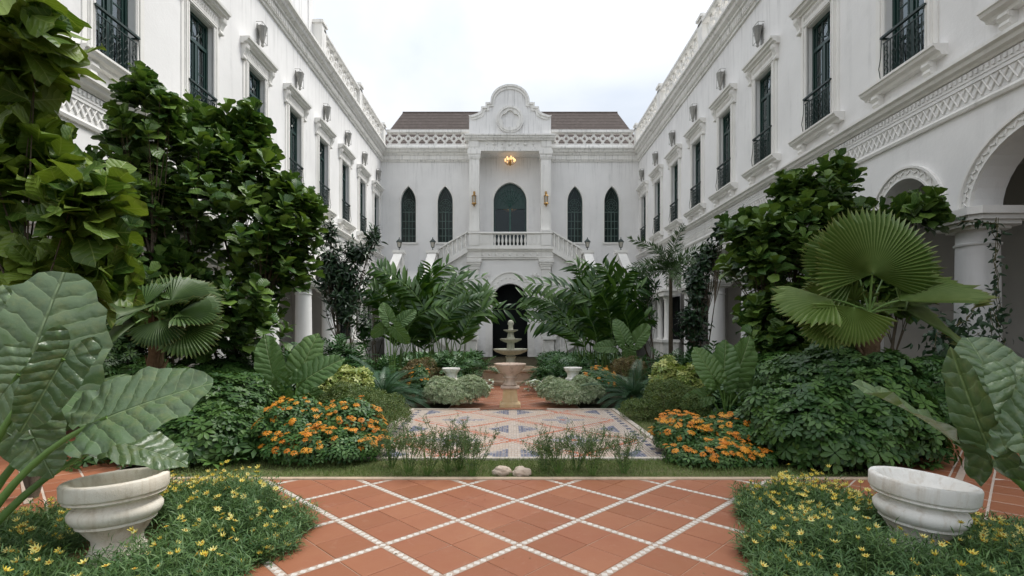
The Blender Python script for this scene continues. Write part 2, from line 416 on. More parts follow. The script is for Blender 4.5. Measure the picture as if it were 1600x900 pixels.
# ------------------------------------------------------------------ foliage in numpy
def blade(L, W, nl=5, nw=2, shape='lance', bend=0.25, fold=0.12, wave=0.0, wf=3.0, tip=0.02, curl=0.0):
    t = np.linspace(0, 1, nl + 1)
    if shape == 'lance': wd = np.sin(pi * np.clip(t, 0, 1) ** 0.8) ** 0.8
    elif shape == 'fig': wd = np.interp(t, [0, 0.06, 0.2, 0.4, 0.55, 0.72, 0.88, 0.97, 1], [0.1, 0.32, 0.52, 0.66, 0.86, 1.0, 0.84, 0.42, 0.04])
    elif shape == 'round': wd = np.interp(t, [0, .33, .67, 1], [.12, .62, 1.0, .42])
    elif shape == 'obov': wd = np.interp(t, [0, 0.2, 0.5, 0.75, 0.92, 1], [0.08, 0.35, 0.8, 1.0, 0.65, 0.05])
    elif shape == 'strap': wd = np.interp(t, [0, 0.1, 0.7, 1], [0.5, 1, 0.8, 0.03])
    else: wd = np.interp(t, [0, 0.15, 0.4, 0.7, 1], [0.15, 0.8, 1, 0.7, 0.03])
    wd = np.maximum(wd, tip)
    s = np.linspace(-1, 1, nw + 1)
    T, S = np.meshgrid(t, s, indexing='ij')
    WD = wd[:, None] * W * 0.5
    X = T * L * (1 - 0.25 * abs(bend) * T)
    Y = S * WD
    Z = -bend * L * T ** 2 + fold * np.abs(S) * WD * 2 + wave * L * np.abs(S) * np.sin(T * wf * 2 * pi + S * 1.3) + curl * L * T * S * 0.5
    V = np.stack([X, Y, Z], -1).reshape(-1, 3)
    UV = np.stack([T, Y / L], -1).reshape(-1, 2)
    m = nw + 1
    i, j = np.meshgrid(np.arange(nl), np.arange(nw), indexing='ij')
    a = (i * m + j).ravel()
    F = np.stack([a, a + m, a + m + 1, a + 1], -1)
    return V, F, UV
def join(parts):
    V, F, U = [], [], []; k = 0
    for v, f, u in parts:
        V.append(v); F.append(f + k); U.append(u); k += len(v)
    return np.concatenate(V), np.concatenate(F), np.concatenate(U)
def mul(tpl, mats):
    v, f, u = tpl
    n = len(mats)
    VV = np.einsum('nij,vj->nvi', mats[:, :3, :3], v) + mats[:, None, :3, 3]
    FF = f[None] + (np.arange(n) * len(v))[:, None, None]
    return VV.reshape(-1, 3), FF.reshape(-1, f.shape[1]), np.tile(u, (n, 1))
def np_mesh(name, V, F, UV=None, var=None, mat=None, smooth=True):
    me = bpy.data.meshes.new(name)
    V = np.ascontiguousarray(V, dtype=np.float32); F = np.ascontiguousarray(F, dtype=np.int32)
    nf, k = F.shape
    me.vertices.add(len(V)); me.vertices.foreach_set('co', V.ravel())
    me.loops.add(nf * k); me.loops.foreach_set('vertex_index', F.ravel())
    me.polygons.add(nf)
    me.polygons.foreach_set('loop_start', np.arange(nf, dtype=np.int32) * k)
    me.polygons.foreach_set('use_smooth', np.full(nf, smooth, dtype=bool))
    if UV is not None:
        uvl = me.uv_layers.new(name='uv')
        uvl.data.foreach_set('uv', np.ascontiguousarray(UV[F.ravel()], dtype=np.float32).ravel())
    if var is not None:
        a = me.attributes.new('var', 'FLOAT', 'POINT')
        a.data.foreach_set('value', np.ascontiguousarray(var, dtype=np.float32))
    me.update(calc_edges=True)
    if mat: me.materials.append(mat)
    return me
def unit(a): return a / (np.linalg.norm(a, axis=-1, keepdims=True) + 1e-9)
def frames(P, D, N, S=None):
    """leaf matrices: x along D, z near N"""
    P = np.asarray(P, float); D = unit(np.asarray(D, float)); N = np.asarray(N, float)
    Yv = unit(np.cross(N, D)); Z = np.cross(D, Yv)
    n = len(P)
    S = np.ones(n) if S is None else np.asarray(S, float) * np.ones(n)
    Mx = np.zeros((n, 4, 4)); Mx[:, 3, 3] = 1
    Mx[:, :3, 0] = D * S[:, None]; Mx[:, :3, 1] = Yv * S[:, None]; Mx[:, :3, 2] = Z * S[:, None]; Mx[:, :3, 3] = P
    return Mx
CAMP = np.array([0, 0, 1.4])
def seen_order(mats):
    """leaves that show largest first: inside the frame, then nearest, outer side of the plant first"""
    P = mats[:, :3, 3]
    dpt = np.maximum(P[:, 1], 0.1)
    px = 797 + 800 * P[:, 0] / dpt; py = 520 - 800 * (P[:, 2] - 1.4) / dpt
    outf = ((px < -30) | (px > 1630) | (py < -30) | (py > 930)).astype(float) * 100
    return np.argsort(outf + dpt)
def leafy(root, mats, tpls, mat, name='leaf', limit=300, stuffname='foliage', individually=True):
    """mats in world space; the largest-looking leaves become parts, the rest one stuff part"""
    L = np.array(root.location)
    mats = mats.copy()
    order = seen_order(mats) if individually else np.arange(len(mats))
    mats[:, :3, 3] -= L
    n1 = min(limit, len(mats)) if individually else 0
    if n1:
        mes = [np_mesh(name, *t[:3], None, mat) for t in tpls]
        for q, i in enumerate(order[:n1]):
            o = bpy.data.objects.new(name, mes[q % len(mes)]); COL.objects.link(o)
            o.parent = root
            o.matrix_basis = Matrix(mats[i].tolist())
    rest = order[n1:]
    if len(rest):
        Vs, Fs, Us, vr = [], [], [], []; k = 0
        for ti, t in enumerate(tpls):
            sub = mats[rest[ti::len(tpls)]]
            if not len(sub): continue
            v, f, u = mul(t, sub)
            Vs.append(v); Fs.append(f + k); Us.append(u); k += len(v)
            vr.append(np.repeat(RNG.random(len(sub)), len(t[0])))
        me = np_mesh(stuffname, np.concatenate(Vs), np.concatenate(Fs), np.concatenate(Us), np.concatenate(vr), mat)
        o = link(stuffname, me, root); o['kind'] = 'stuff'
def rdir(n):
    return unit(RNG.normal(size=(n, 3)))
def tilt_frames(P, axis, tiltlo, tilthi, S, upbias=0.3, phase=None):
    """leaves spreading round an axis"""
    n = len(P)
    axis = unit(axis)
    ref = np.where(np.abs(axis[:, 2:3]) > 0.9, np.array([[1.0, 0, 0]]), np.array([[0, 0, 1.0]]))
    a = unit(np.cross(axis, ref)); b = np.cross(axis, a)
    ph = (RNG.random(n) * 2 * pi) if phase is None else phase
    rad = a * np.cos(ph)[:, None] + b * np.sin(ph)[:, None]
    tl = RNG.uniform(tiltlo, tilthi, n)
    D = axis * np.cos(tl)[:, None] + rad * np.sin(tl)[:, None]
    N = axis * np.sin(tl)[:, None] - rad * np.cos(tl)[:, None] + np.array([0, 0, upbias]) + RNG.normal(size=(n, 3)) * 0.12
    return frames(P, D, N, S)
# ================================================================== GROUND
def sheet(name, x0, x1, y0, y1, z, mat, kind='structure'):
    mb = MB(); mb.add([(x0, y0, z), (x1, y0, z), (x1, y1, z), (x0, y1, z)], [(0, 1, 2, 3)])
    return tag(link(name, mb.me(name, mat, recalc=False)), kind=kind)
gm = MB()
g0 = -0.035
gm.add([(-400, -300, g0), (400, -300, g0), (400, 700, g0), (-400, 700, g0)], [(0, 1, 2, 3)])
ground = tag(link('ground', gm.me('ground', M['soil'], recalc=False)), kind='structure')

# raised planting soil, gently uneven
def soil_bed():
    nx, ny = 90, 110
    xs = np.linspace(-7.6, 7.6, nx); ys = np.linspace(4.93, 30.5, ny)
    X, Y = np.meshgrid(xs, ys, indexing='ij')
    Z = -0.012 + 0.02 * np.sin(X * 2.1 + Y) * np.sin(Y * 1.3) + np.clip((np.abs(X) - 2.5) / 2, 0, 1) * 0.06
    keep = (np.abs(X - 0.04) < 2.9)
    Z = np.where(keep, -0.012, Z)
    Z = np.where((np.abs(X) > 3.85) & (np.abs(X) < 7.3) & (Y < 8.45), -0.03, Z)
    Z = np.where(Y < 5.0, -0.03, Z)
    V = np.stack([X, Y, Z], -1).reshape(-1, 3)
    i, j = np.meshgrid(np.arange(nx - 1), np.arange(ny - 1), indexing='ij')
    a = (i * ny + j).ravel(); F = np.stack([a, a + ny, a + ny + 1, a + 1], -1)
    me = np_mesh('planting_soil', V, F, V[:, :2] * 0.1, None, M['soil'])
    tag(link('planting_soil', me), kind='structure')
soil_bed()
sheet('lawn', -3.6, 3.7, 4.97, 5.66, -0.004, M['lawnsoil'])
sheet('lawn', -2.75, -1.80, 5.66, 9.6, -0.004, M['lawnsoil'])
sheet('lawn', 1.90, 2.85, 5.66, 9.6, -0.004, M['lawnsoil'])

# ---- tiled paving: individual terracotta tiles on a grout bed, laid diagonally
E1 = np.array([1, 1]) / sqrt(2); E2 = np.array([1, -1]) / sqrt(2)
NODE = np.array([0.06, 4.278]); PER = 0.636
def clip_poly(poly, x0, x1, y0, y1):
    def cl(ps, ins, inter):
        o = []
        for i in range(len(ps)):
            a, b = ps[i - 1], ps[i]
            if ins(b):
                if not ins(a): o.append(inter(a, b))
                o.append(b)
            elif ins(a): o.append(inter(a, b))
        return o
    def ix(v, k):
        def f(a, b):
            t = (v - a[k]) / (b[k] - a[k]); return (a[0] + (b[0] - a[0]) * t, a[1] + (b[1] - a[1]) * t)
        return f
    for ins, f in ((lambda p: p[0] >= x0, ix(x0, 0)), (lambda p: p[0] <= x1, ix(x1, 0)), (lambda p: p[1] >= y0, ix(y0, 1)), (lambda p: p[1] <= y1, ix(y1, 1))):
        if poly: poly = cl(poly, ins, f)
    return poly
def area(p):
    return abs(sum(p[i - 1][0] * p[i][1] - p[i][0] * p[i - 1][1] for i in range(len(p)))) / 2 if len(p) > 2 else 0
def slab_mesh(poly, h, name, mat, bev=0.004):
    cx = sum(p[0] for p in poly) / len(poly); cy = sum(p[1] for p in poly) / len(poly)
    n = len(poly); mb = MB()
    sh = [(cx + (p[0] - cx) * (1 - bev / 0.14), cy + (p[1] - cy) * (1 - bev / 0.14)) for p in poly]
    mb.add([(p[0], p[1], 0) for p in poly] + [(p[0], p[1], h - bev * 0.5) for p in poly] + [(p[0], p[1], h) for p in sh],
           [tuple(range(2 * n, 3 * n))] + [(i, (i + 1) % n, (i + 1) % n + n, i + n) for i in range(n)] + [(i + n, (i + 1) % n + n, (i + 1) % n + 2 * n, i + 2 * n) for i in range(n)])
    return mb.me(name, mat)
def tiling(root, rects, bands, joint, z, cell=None, near_limit=300, warp=None):
    """rects: list of x0,x1,y0,y1; bands: diamond bands between groups of 2x2 tiles"""
    tiles, diamonds, beds = [], [], []
    S = PER if bands else (cell * 2)
    bw = 0.052 if bands else 0.0
    ts = (S - bw) / 2 - joint
    for (x0, x1, y0, y1) in rects:
        R = int(14 / S) + 2
        for i in range(-R, R):
            for j in range(-R, R):
                c = NODE + E1 * i * S + E2 * j * S
                if not (x0 - 1 < c[0] < x1 + 1 and y0 - 1 < c[1] < y1 + 1): continue
                for a in (0, 1):
                    for b in (0, 1):
                        p0 = c + E1 * (bw / 2 + joint * 0.5 + a * (ts + joint)) + E2 * (bw / 2 + joint * 0.5 + b * (ts + joint))
                        q = [p0, p0 + E1 * ts, p0 + E1 * ts + E2 * ts, p0 + E2 * ts]
                        q = [tuple(v) for v in q]
                        pc = clip_poly(q, x0, x1, y0, y1)
                        if area(pc) < 0.002: continue
                        full = abs(area(pc) - ts * ts) < 1e-6
                        tiles.append((np.mean(np.array(q), 0) if full else np.mean(np.array(pc), 0), full, pc))
                if bands:
                    for (ea, eb) in ((E1, E2), (E2, E1)):
                        bd = [c - eb * bw / 2 + ea * 0.026, c + eb * bw / 2 + ea * 0.026, c + eb * bw / 2 + ea * (S - 0.026), c - eb * bw / 2 + ea * (S - 0.026)]
                        pc = clip_poly([tuple(v) for v in bd], x0, x1, y0, y1)
                        if area(pc) > 0.0005: beds.append(pc)
                        for k in range(0 if ea is E1 else 1, 12):
                            m = c + ea * (S * k / 12)
                            if x0 + 0.03 < m[0] < x1 - 0.03 and y0 + 0.03 < m[1] < y1 - 0.03: diamonds.append((m, ea, eb))
    key = lambda t: t[0][0] ** 2 * 0.4 + t[0][1] ** 2
    tiles.sort(key=key)
    qs = [(-ts / 2) * (E1 + E2), (-ts / 2) * (E2 - E1), (ts / 2) * (E1 + E2), (ts / 2) * (E2 - E1)]
    qs = [tuple(np.array(v)) for v in ((-ts/2)*E1 + (-ts/2)*E2, (ts/2)*E1 + (-ts/2)*E2, (ts/2)*E1 + (ts/2)*E2, (-ts/2)*E1 + (ts/2)*E2)]
    shared = slab_mesh(qs, 0.008, 'tile', M['terra'])
    rest = MB()
    for n, (c, full, pc) in enumerate(tiles):
        dz = z + RNG.uniform(-0.0008, 0.0008)
        if n < near_limit:
            if full:
                link('tile', shared, root, (c[0], c[1], dz), (RNG.uniform(-.003, .003), RNG.uniform(-.003, .003), RNG.uniform(-.004, .004)))
            else:
                link('tile', slab_mesh([(p[0] - c[0], p[1] - c[1]) for p in pc], 0.008, 'tile', M['terra']), root, (c[0], c[1], dz))
        else:
            m = len(pc)
            rest.add([(p[0], p[1], dz) for p in pc] + [(p[0], p[1], dz + 0.008) for p in pc],
                     [tuple(range(m, 2 * m))] + [(i, (i + 1) % m, (i + 1) % m + m, i + m) for i in range(m)])
    if rest.v: tag(link('far_tiles', rest.me('far_tiles', M['terra']), root), kind='stuff')
    if bands:
        bb = MB()
        for pc in beds:
            m = len(pc); bb.add([(p[0], p[1], z + 0.0055) for p in pc], [tuple(range(m))])
        link('diamond_band', bb.me('diamond_band', M['dbase'], recalc=False), root)
        pt = S / 12
        dm = MB()
        a, b2 = pt * 0.46, bw * 0.47
        dm.add([(a, 0, 0), (0, b2, 0), (-a, 0, 0), (0, -b2, 0), (a*.93, 0, .0028), (0, b2*.93, .0028), (-a*.93, 0, .0028), (0, -b2*.93, .0028)],
               [(4, 5, 6, 7), (0, 1, 5, 4), (1, 2, 6, 5), (2, 3, 7, 6), (3, 0, 4, 7)])
        dme = dm.me('diamond_tile', M['dtile'])
        diamonds.sort(key=key)
        rest = MB()
        for n, (m, ea, eb) in enumerate(diamonds):
            ang = atan2(ea[1], ea[0]) + RNG.uniform(-.06, .06)
            if n < near_limit: link('diamond_tile', dme, root, (m[0], m[1], z + 0.0042), (0, 0, ang))
            else:
                k = len(rest.v); rest.add([tuple(v.co) for v in dme.vertices], [tuple(p.vertices) for p in dme.polygons])
                rest.xf(Matrix.Translation((m[0], m[1], z + 0.0042)) @ Matrix.Rotation(ang, 4, 'Z'), k)
        if rest.v: tag(link('far_diamond_tiles', rest.me('far_diamond_tiles', M['dtile'], recalc=False), root), kind='stuff')

patio = sheet('patio', -2.35, 2.45, 1.6, 4.872, -0.003, M['grout'])
tiling(patio, [(-2.33, 2.43, 2.55, 4.87)], True, 0.006, -0.0065)
for s in (-1, 1):
    pth = sheet('side_path', min(2.46 * s + (0.1 if s < 0 else 0), 9.4 * s), max(2.46 * s + (0.1 if s < 0 else 0), 9.4 * s), 1.6, 4.872, -0.002, M['wgrout'])
    xx = sorted((2.47 * s + (0.1 if s < 0 else 0), 7.3 * s))
    tiling(pth, [(xx[0], xx[1], 3.0, 4.87)], False, 0.018, -0.0065, 0.31, 200)
    pt2 = sheet('garden_walk', min(4.0 * s, 7.1 * s), max(4.0 * s, 7.1 * s), 4.874, 8.2, 0.118, M['wgrout'])
    pt2.data.transform(Matrix.Translation((0, 0, -0.12)))
    tiling(pt2, [(min(4.02 * s, 6.9 * s), max(4.02 * s, 6.9 * s), 4.88, 7.9)], False, 0.018, -0.0065, 0.31, 160)
    # one pale mosaic band crossing the tiles on the diagonal
    mb = MB(); mb.box(-0.02, 3.2, -0.03, 0.03, 0, 0.006)
    mb.xf(Matrix.Translation((3.95 * s, 4.55 if s > 0 else 4.2, 0.0028)) @ Matrix.Rotation(radians(45 if s > 0 else 135), 4, 'Z'))
    link('pale_band', mb.me('pale_band', M['dbase']), pth)
gp = sheet('garden_path', -1.15, 1.3, 9.36, 16.0, -0.002, M['wgrout'])
tiling(gp, [(-1.13, 1.28, 9.38, 13.6)], False, 0.022, -0.0065, 0.30, 200)
kb = MB(); kb.box(-3.45, 3.45, 4.876, 4.935, -0.03, 0.014)
tag(link('kerb', kb.me('kerb', M['kerb'], bevel=0.008)), kind='structure')

# ---- mosaic carpet of small tesserae
def mosaic():
    x0, x1, y0, y1 = -1.74, 1.84, 5.70, 9.28
    root = sheet('mosaic_terrace', x0, x1, y0, y1, -0.006, M['wgrout'])
    kb = MB()
    w = 0.07
    kb.box(x0 - w, x0, y0 - w, y1 + w, -0.03, 0.022); kb.box(x1, x1 + w, y0 - w, y1 + w, -0.03, 0.022)
    kb.box(x0, x1, y0 - w, y0, -0.03, 0.020)
    kb.box(x0, -0.55, y1, y1 + w, -0.03, 0.020); kb.box(0.67, x1, y1, y1 + w, -0.03, 0.020)
    link('edging', kb.me('edging', M['ckerb']), root)
    p = 0.0358
    nx = int((x1 - x0) / p); ny = int((y1 - y0) / p)
    cols = {'tessera_cream': [], 'tessera_white': [], 'tessera_blue': [], 'tessera_navy': [], 'tessera_red': []}
    for i in range(nx):
        for j in range(ny):
            x = x0 + (i + 0.5) * p; y = y0 + (j + 0.5) * p
            a = (x - 0.05) / 0.80; b = (y - 8.235) / 0.78
            s, t = a + b, a - b
            ds = abs((s + 1) % 2 - 1); dt = abs((t + 1) % 2 - 1)   # distance to red lines
            dl = min(ds, dt)
            c = 'tessera_cream'
            ex = min(x - x0, x1 - x)
            if ex < 0.19:
                c = 'tessera_white'
                if 0.06 < ex < 0.13 and (j // 3) % 2 == 0: c = 'tessera_navy'
                if ex < 0.036: c = 'tessera_cream'
            else:
                # cell centre (a+b odd, a-b odd)
                S0 = math.floor(s / 2) * 2 + 1; T0 = math.floor(t / 2) * 2 + 1
                ca, cb = (S0 + T0) / 2, (S0 - T0) / 2
                la, lb = a - ca, b - cb
                if dl < 0.06: c = 'tessera_red'
                elif dl < 0.13: c = 'tessera_white'
                elif dl < 0.17: c = 'tessera_red' if (i + j) % 2 else 'tessera_cream'
                else:
                    if int(round(abs(cb))) % 2 == 1:       # paired blue triangles
                        r = abs(la) + abs(lb)
                        if abs(la) < 0.10: c = 'tessera_white' if (j % 3) else 'tessera_cream'
                        elif r < 0.46: c = 'tessera_navy' if (i % 2 and j % 2) else 'tessera_blue'
                        elif r < 0.56: c = 'tessera_white'
                    else:                                   # eight-pointed star
                        rr = math.hypot(la, lb * 1.0); th = atan2(lb, la)
                        R = 0.30 + 0.13 * cos(4 * th)
                        if rr < 0.07: c = 'tessera_red'
                        elif rr < R: c = 'tessera_blue' if (i + j) % 3 else 'tessera_white'
                        elif rr < R + 0.08: c = 'tessera_white'
            if RNG.random() < 0.05: c = 'tessera_white'
            cols[c].append((x, y))
    base = {'tessera_cream': ((0.52, 0.41, 0.33), (0.62, 0.50, 0.40)), 'tessera_white': ((0.60, 0.53, 0.47), (0.50, 0.43, 0.37)),
            'tessera_blue': ((0.15, 0.17, 0.24), (0.28, 0.28, 0.33)), 'tessera_navy': ((0.07, 0.08, 0.14), (0.13, 0.14, 0.20)), 'tessera_red': ((0.50, 0.15, 0.07), (0.60, 0.25, 0.15))}
    for nme, pts in cols.items():
        P = np.array(pts); n = len(P)
        h = p * 0.43 * (1 + RNG.uniform(-.08, .05, (n, 1)))
        q = np.array([[-1, -1], [1, -1], [1, 1], [-1, 1]])
        ang = RNG.normal(0, 0.05, n); ca, sa = np.cos(ang), np.sin(ang)
        V = np.zeros((n, 8, 3))
        for k in range(4):
            dx = q[k, 0] * ca - q[k, 1] * sa; dy = q[k, 0] * sa + q[k, 1] * ca
            for lv in (0, 4):
                sc = h[:, 0] * (1.0 if lv == 0 else 0.93)
                V[:, k + lv, 0] = P[:, 0] + dx * sc; V[:, k + lv, 1] = P[:, 1] + dy * sc
                V[:, k + lv, 2] = -0.0055 if lv == 0 else (0.0015 + RNG.uniform(-.0008, .0008, n))
        f = np.array([[4, 5, 6, 7], [0, 1, 5, 4], [1, 2, 6, 5], [2, 3, 7, 6], [3, 0, 4, 7]])
        F = (f[None] + (np.arange(n) * 8)[:, None, None]).reshape(-1, 4)
        b = NB(nme); at_ = b.n('ShaderNodeAttribute', attribute_name='var')
        c = b.mix(at_.outputs['Fac'], *base[nme])
        c = b.mix(b.math('MULTIPLY', b.ramp(b.noise(b.pos(), 1.8, 7, 0.7), 0.5, 0.75), 0.45), c, (0.36, 0.31, 0.26))
        mt = b.done(b.pr(c, 0.55, spec=0.35))
        me = np_mesh(nme, V.reshape(-1, 3), F, V.reshape(-1, 3)[:, :2], np.repeat(RNG.random(n), 8), mt, smooth=False)
        tag(link(nme, me, root), kind='stuff')
mosaic()

# ================================================================== BUILDINGS
WX = 7.8; WK = [7.29 + 2.81 * k for k in range(-2, 9)]
D0, DB = 29.9, 31.0
def ell(c, z, a, b, n=20, a0=0.0, a1=pi):
    return [(c + a * cos(a0 + (a1 - a0) * i / n), z + b * sin(a0 + (a1 - a0) * i / n)) for i in range(n + 1)]

# shared window pieces: local x = width, -y = outwards, z = up; origin at the middle of the sill line (Z 6.57)
WW, WH = 1.02, 2.82
def win_frame():
    mb = MB(); h = WW / 2
    y0, y1 = 0.12, 0.19
    mb.box(-h, -h + .07, y0, y1, 0, WH); mb.box(h - .07, h, y0, y1, 0, WH)
    mb.box(-h + .07, h - .07, y0 + .003, y1, WH - .08, WH); mb.box(-h + .07, h - .07, y0 + .003, y1, 0, .12)
    mb.box(-h + .07, h - .07, y0 - .01, y1, 2.10, 2.19)          # transom
    mb.box(-.045, .045, y0 - .004, y1 - .004, .12, 2.10)         # meeting stiles
    for s in (-1, 1):
        c = s * 0.245
        mb.box(c - .155, c - .125, y0 + .012, y1 - .01, .12, 2.10); mb.box(c + .125, c + .155, y0 + .012, y1 - .01, .12, 2.10)
    return mb.me('window', M['green'])
def win_bars():
    mb = MB()
    for s in (-1, 1):
        mb.box(*sorted((s * .362, s * .382)), .142, .163, .13, 2.6); mb.box(*sorted((s * .108, s * .126)), .142, .163, .13, 2.6)
    mb.box(-.38, .38, .143, .162, 2.12, 2.17)
    for z in (.78, 1.44):
        for s in (-1, 1): mb.box(s * .245 - .125, s * .245 + .125, .14, .165, z - .014, z + .014)
    # ornamental transom tracery
    for s in (-.36, -.12, .12, .36): mb.box(s - .012, s + .012, .14, .165, 2.19, 2.74)
    for s in (-1, 1):
        for c in (s * .24,):
            mb.tube([(c - .12, .15, 2.32), (c, .15, 2.46), (c + .12, .15, 2.32)], .011, 4)
            mb.tube([(c - .12, .15, 2.62), (c, .15, 2.46), (c + .12, .15, 2.62)], .011, 4)
    mb.tube([(.12 * cos(t), .145, 2.46 + .16 * sin(t)) for t in np.linspace(0, 2 * pi, 13)], .011, 4)
    return mb.me('glazing_bars', M['green'])
def win_pane(w, h):
    mb = MB(); mb.box(-w / 2, w / 2, 0, .006, 0, h); return mb.me('pane', M['glass'])
def win_rail():
    mb = MB(); h = WW / 2
    mb.box(-h - .06, h + .06, -.10, -.045, .93, .975)
    mb.box(-h, h, -.085, -.06, .80, .82); mb.box(-h, h, -.085, -.06, .06, .085)
    for i in range(12):
        x = -h + .03 + i * (WW - .06) / 11
        mb.box(x - .007, x + .007, -.08, -.066, .085, .80)
    for i in range(5):
        x = -h + .12 + i * (WW - .24) / 4
        for z, r in ((.2, .07), (.34, .055), (.48, .07), (.66, .05)):
            mb.tube([(x + r * .75 * cos(t), -.09, z + r * sin(t)) for t in np.linspace(0, 2 * pi, 9)], .007, 4)
    for s in (-1, 1):
        mb.tube([(s * (h + .03), -.08, .95), (s * (h + .03), -.10, .55), (s * (h + .03), -.14, .30), (s * (h + .03), -.11, .12), (s * (h + .03), -.06, .06)], .010, 4)
        mb.box(s * h - .02, s * h + .02, -.08, .05, .90, .93)
    return mb.me('railing', M['iron'])
def win_surround():
    mb = MB(); h = WW / 2
    for s in (-1, 1):
        a, b = sorted((s * h, s * (h + .17))); mb.box(a, b, -.045, .02, 0, WH + .02)
        a, b = sorted((s * (h + .025), s * (h + .06))); mb.box(a, b, -.062, -.044, 0, WH)
        a, b = sorted((s * (h + .10), s * (h + .145))); mb.box(a, b, -.07, -.044, 0, WH)
        a, b = sorted((s * (h + .17), s * (h + .28))); mb.box(a, b, -.025, .02, 0, WH + .45)
    mb.box(-h - .17, h + .17, -.048, .02, WH + .022, WH + .12)
    mb.box(-h - .12, h + .12, -.07, -.046, WH + .05, WH + .09)
    return mb.me('window_surround', M['trim'])
def win_hood():
    mb = MB(); L = .93
    z = WH + .12
    mb.box(-L + .2, L - .2, -.055, .02, z + .003, z + .28)            # frieze
    for i in range(13):                                           # carved leaf swag on the frieze
        x = -.54 + i * .09
        mb.tube([(x - .035, -.06, z + .08), (x, -.075, z + .16), (x + .035, -.06, z + .22)], [.014, .022, .012], 5)
    pr = [(.02, 0), (-.10, 0), (-.12, .05), (-.20, .07), (-.22, .13), (-.27, .14), (-.28, .20), (.02, .20)]
    mb.prof([(d, z + .28 + zz) for d, zz in pr], -L, L, XYZ)
    for s in (-1, 1):                                             # scrolled brackets
        x = s * .80
        sp = [(.01, -.42), (-.05, -.42), (-.08, -.36), (-.07, -.30), (-.11, -.2), (-.17, -.1), (-.19, -.02), (-.19, .0), (.01, 0)]
        mb.prof([(d, z + .278 + zz) for d, zz in sp], x - .07, x + .07, XYZ)
        mb.tube([(x - .085, -.13, z + .20), (x + .085, -.13, z + .20)], .05, 8)
        mb.tube([(x - .08, -.065, z - .10), (x + .08, -.065, z - .10)], .04, 8)
    return mb.me('window_hood', M['trim'])
def win_sill():
    mb = MB(); L = .98
    pr = [(.02, 0), (-.27, 0), (-.27, -.045), (-.24, -.06), (-.22, -.11), (-.14, -.15), (-.12, -.20), (.02, -.20)]
    mb.prof([(d, zz - .002) for d, zz in pr], -L, L, XYZ)
    for s in (-1, 1):
        x = s * .66
        sp = [(.02, 0), (-.15, 0), (-.17, -.06), (-.12, -.13), (-.14, -.19), (-.08, -.26), (-.03, -.27), (.02, -.2)]
        mb.prof([(d, zz - .2) for d, zz in sp], x - .085, x + .085, XYZ)
        mb.tube([(x - .1, -.11, -.26), (x + .1, -.11, -.26)], .05, 8)
        mb.tube([(x - .095, -.09, -.39), (x + .095, -.09, -.39)], .038, 8)
    return mb.me('window_sill', M['trim'])
def curtain_mesh():
    mb = MB(); n = 18
    vs = []
    for i in range(n + 1):
        x = -.42 + .84 * i / n
        for z in (.05, 2.6): vs.append((x, .25 + .02 * sin(i * 1.9), z))
    mb.add(vs, [(2 * i, 2 * i + 2, 2 * i + 3, 2 * i + 1) for i in range(n) if not 7 <= i <= 10])
    return mb.me('curtain', M['curtain'], smooth=True, recalc=False)
WM = dict(frame=win_frame(), bars=win_bars(), rail=win_rail(), sur=win_surround(), hood=win_hood(), sill=win_sill(), cur=curtain_mesh(),
          pn=win_pane(.25, .64), pt=win_pane(.88, .54))
def crossbar():
    mb = MB()
    mb.tube([(-.072, -.012, -.12), (.072, -.012, .12)], [.014, .014], 4); mb.tube([(-.072, -.015, .12), (.072, -.015, -.12)], [.014, .014], 4)
    return mb.me('lattice_cross', M['trim'])
CROSS = crossbar()
def diamond_ring(hw, hh, th=.06, hole=.36):
    mb = MB(); o = [(hw, 0), (0, hh), (-hw, 0), (0, -hh)]
    hn = [(.10 * cos(t), .12 * sin(t)) for t in np.linspace(0, 2 * pi, 8, endpoint=False)]
    # concave sided diamond
    out_ = []
    for a, b in zip(o, o[1:] + o[:1]):
        m = ((a[0] + b[0]) / 2 * .86, (a[1] + b[1]) / 2 * .86)
        out_ += [a, m]
    mb.plate(out_, [hn], -th, th, XYZ)
    k = len(mb.v); mb.lathe([(.075, -.0), (.075, .05), (.04, .075)], 8)
    mb.xf(Matrix.Translation((hw - .001, -th + .0, 0)) @ Matrix.Rotation(pi / 2, 4, 'X'), k)
    for sz in (-1, 1):
        a, b = sorted((sz * (hh - .06), sz * (hh + .01))); mb.box(-.10, .10, -th * .8, th * .8, a, b)
    return mb.me('parapet_lattice', M['trim'])
DIA = diamond_ring(.275, .33)
CORN = [(.05, 11.75), (-.07, 11.75), (-.07, 11.83), (-.13, 11.85), (-.13, 12.10), (-.20, 12.13), (-.20, 12.20), (-.33, 12.27), (-.36, 12.38), (-.46, 12.42), (-.46, 12.52), (-.40, 12.60), (.05, 12.62)]
def fixture_mesh():
    mb = MB()
    mb.box(-.07, .07, -.03, 0, -.30, .30)
    mb.lathe([(.015, -.40), (.05, -.36), (.035, -.30), (.06, -.22), (.10, -.02), (.14, .18), (.155, .22), (.13, .22), (.06, .02)], 14, (0, -.15), flute=7, fl=.12)
    for s in (-1, 1):
        mb.tube([(s * .17, -.03, -.26), (s * .17, -.22, -.26), (s * .17, -.22, .30), (s * .17, -.03, .30)], .010, 4)
        mb.tube([(s * .17, -.2, .05), (s * .23, -.14, .10), (s * .22, -.05, .05)], .012, 4)
    mb.tube([(-.17, -.22, .30), (.17, -.22, .30)], .010, 4); mb.tube([(-.17, -.22, -.26), (.17, -.22, -.26)], .010, 4)
    return mb.me('wall_lamp', M['fixture'])
FIX = fixture_mesh()

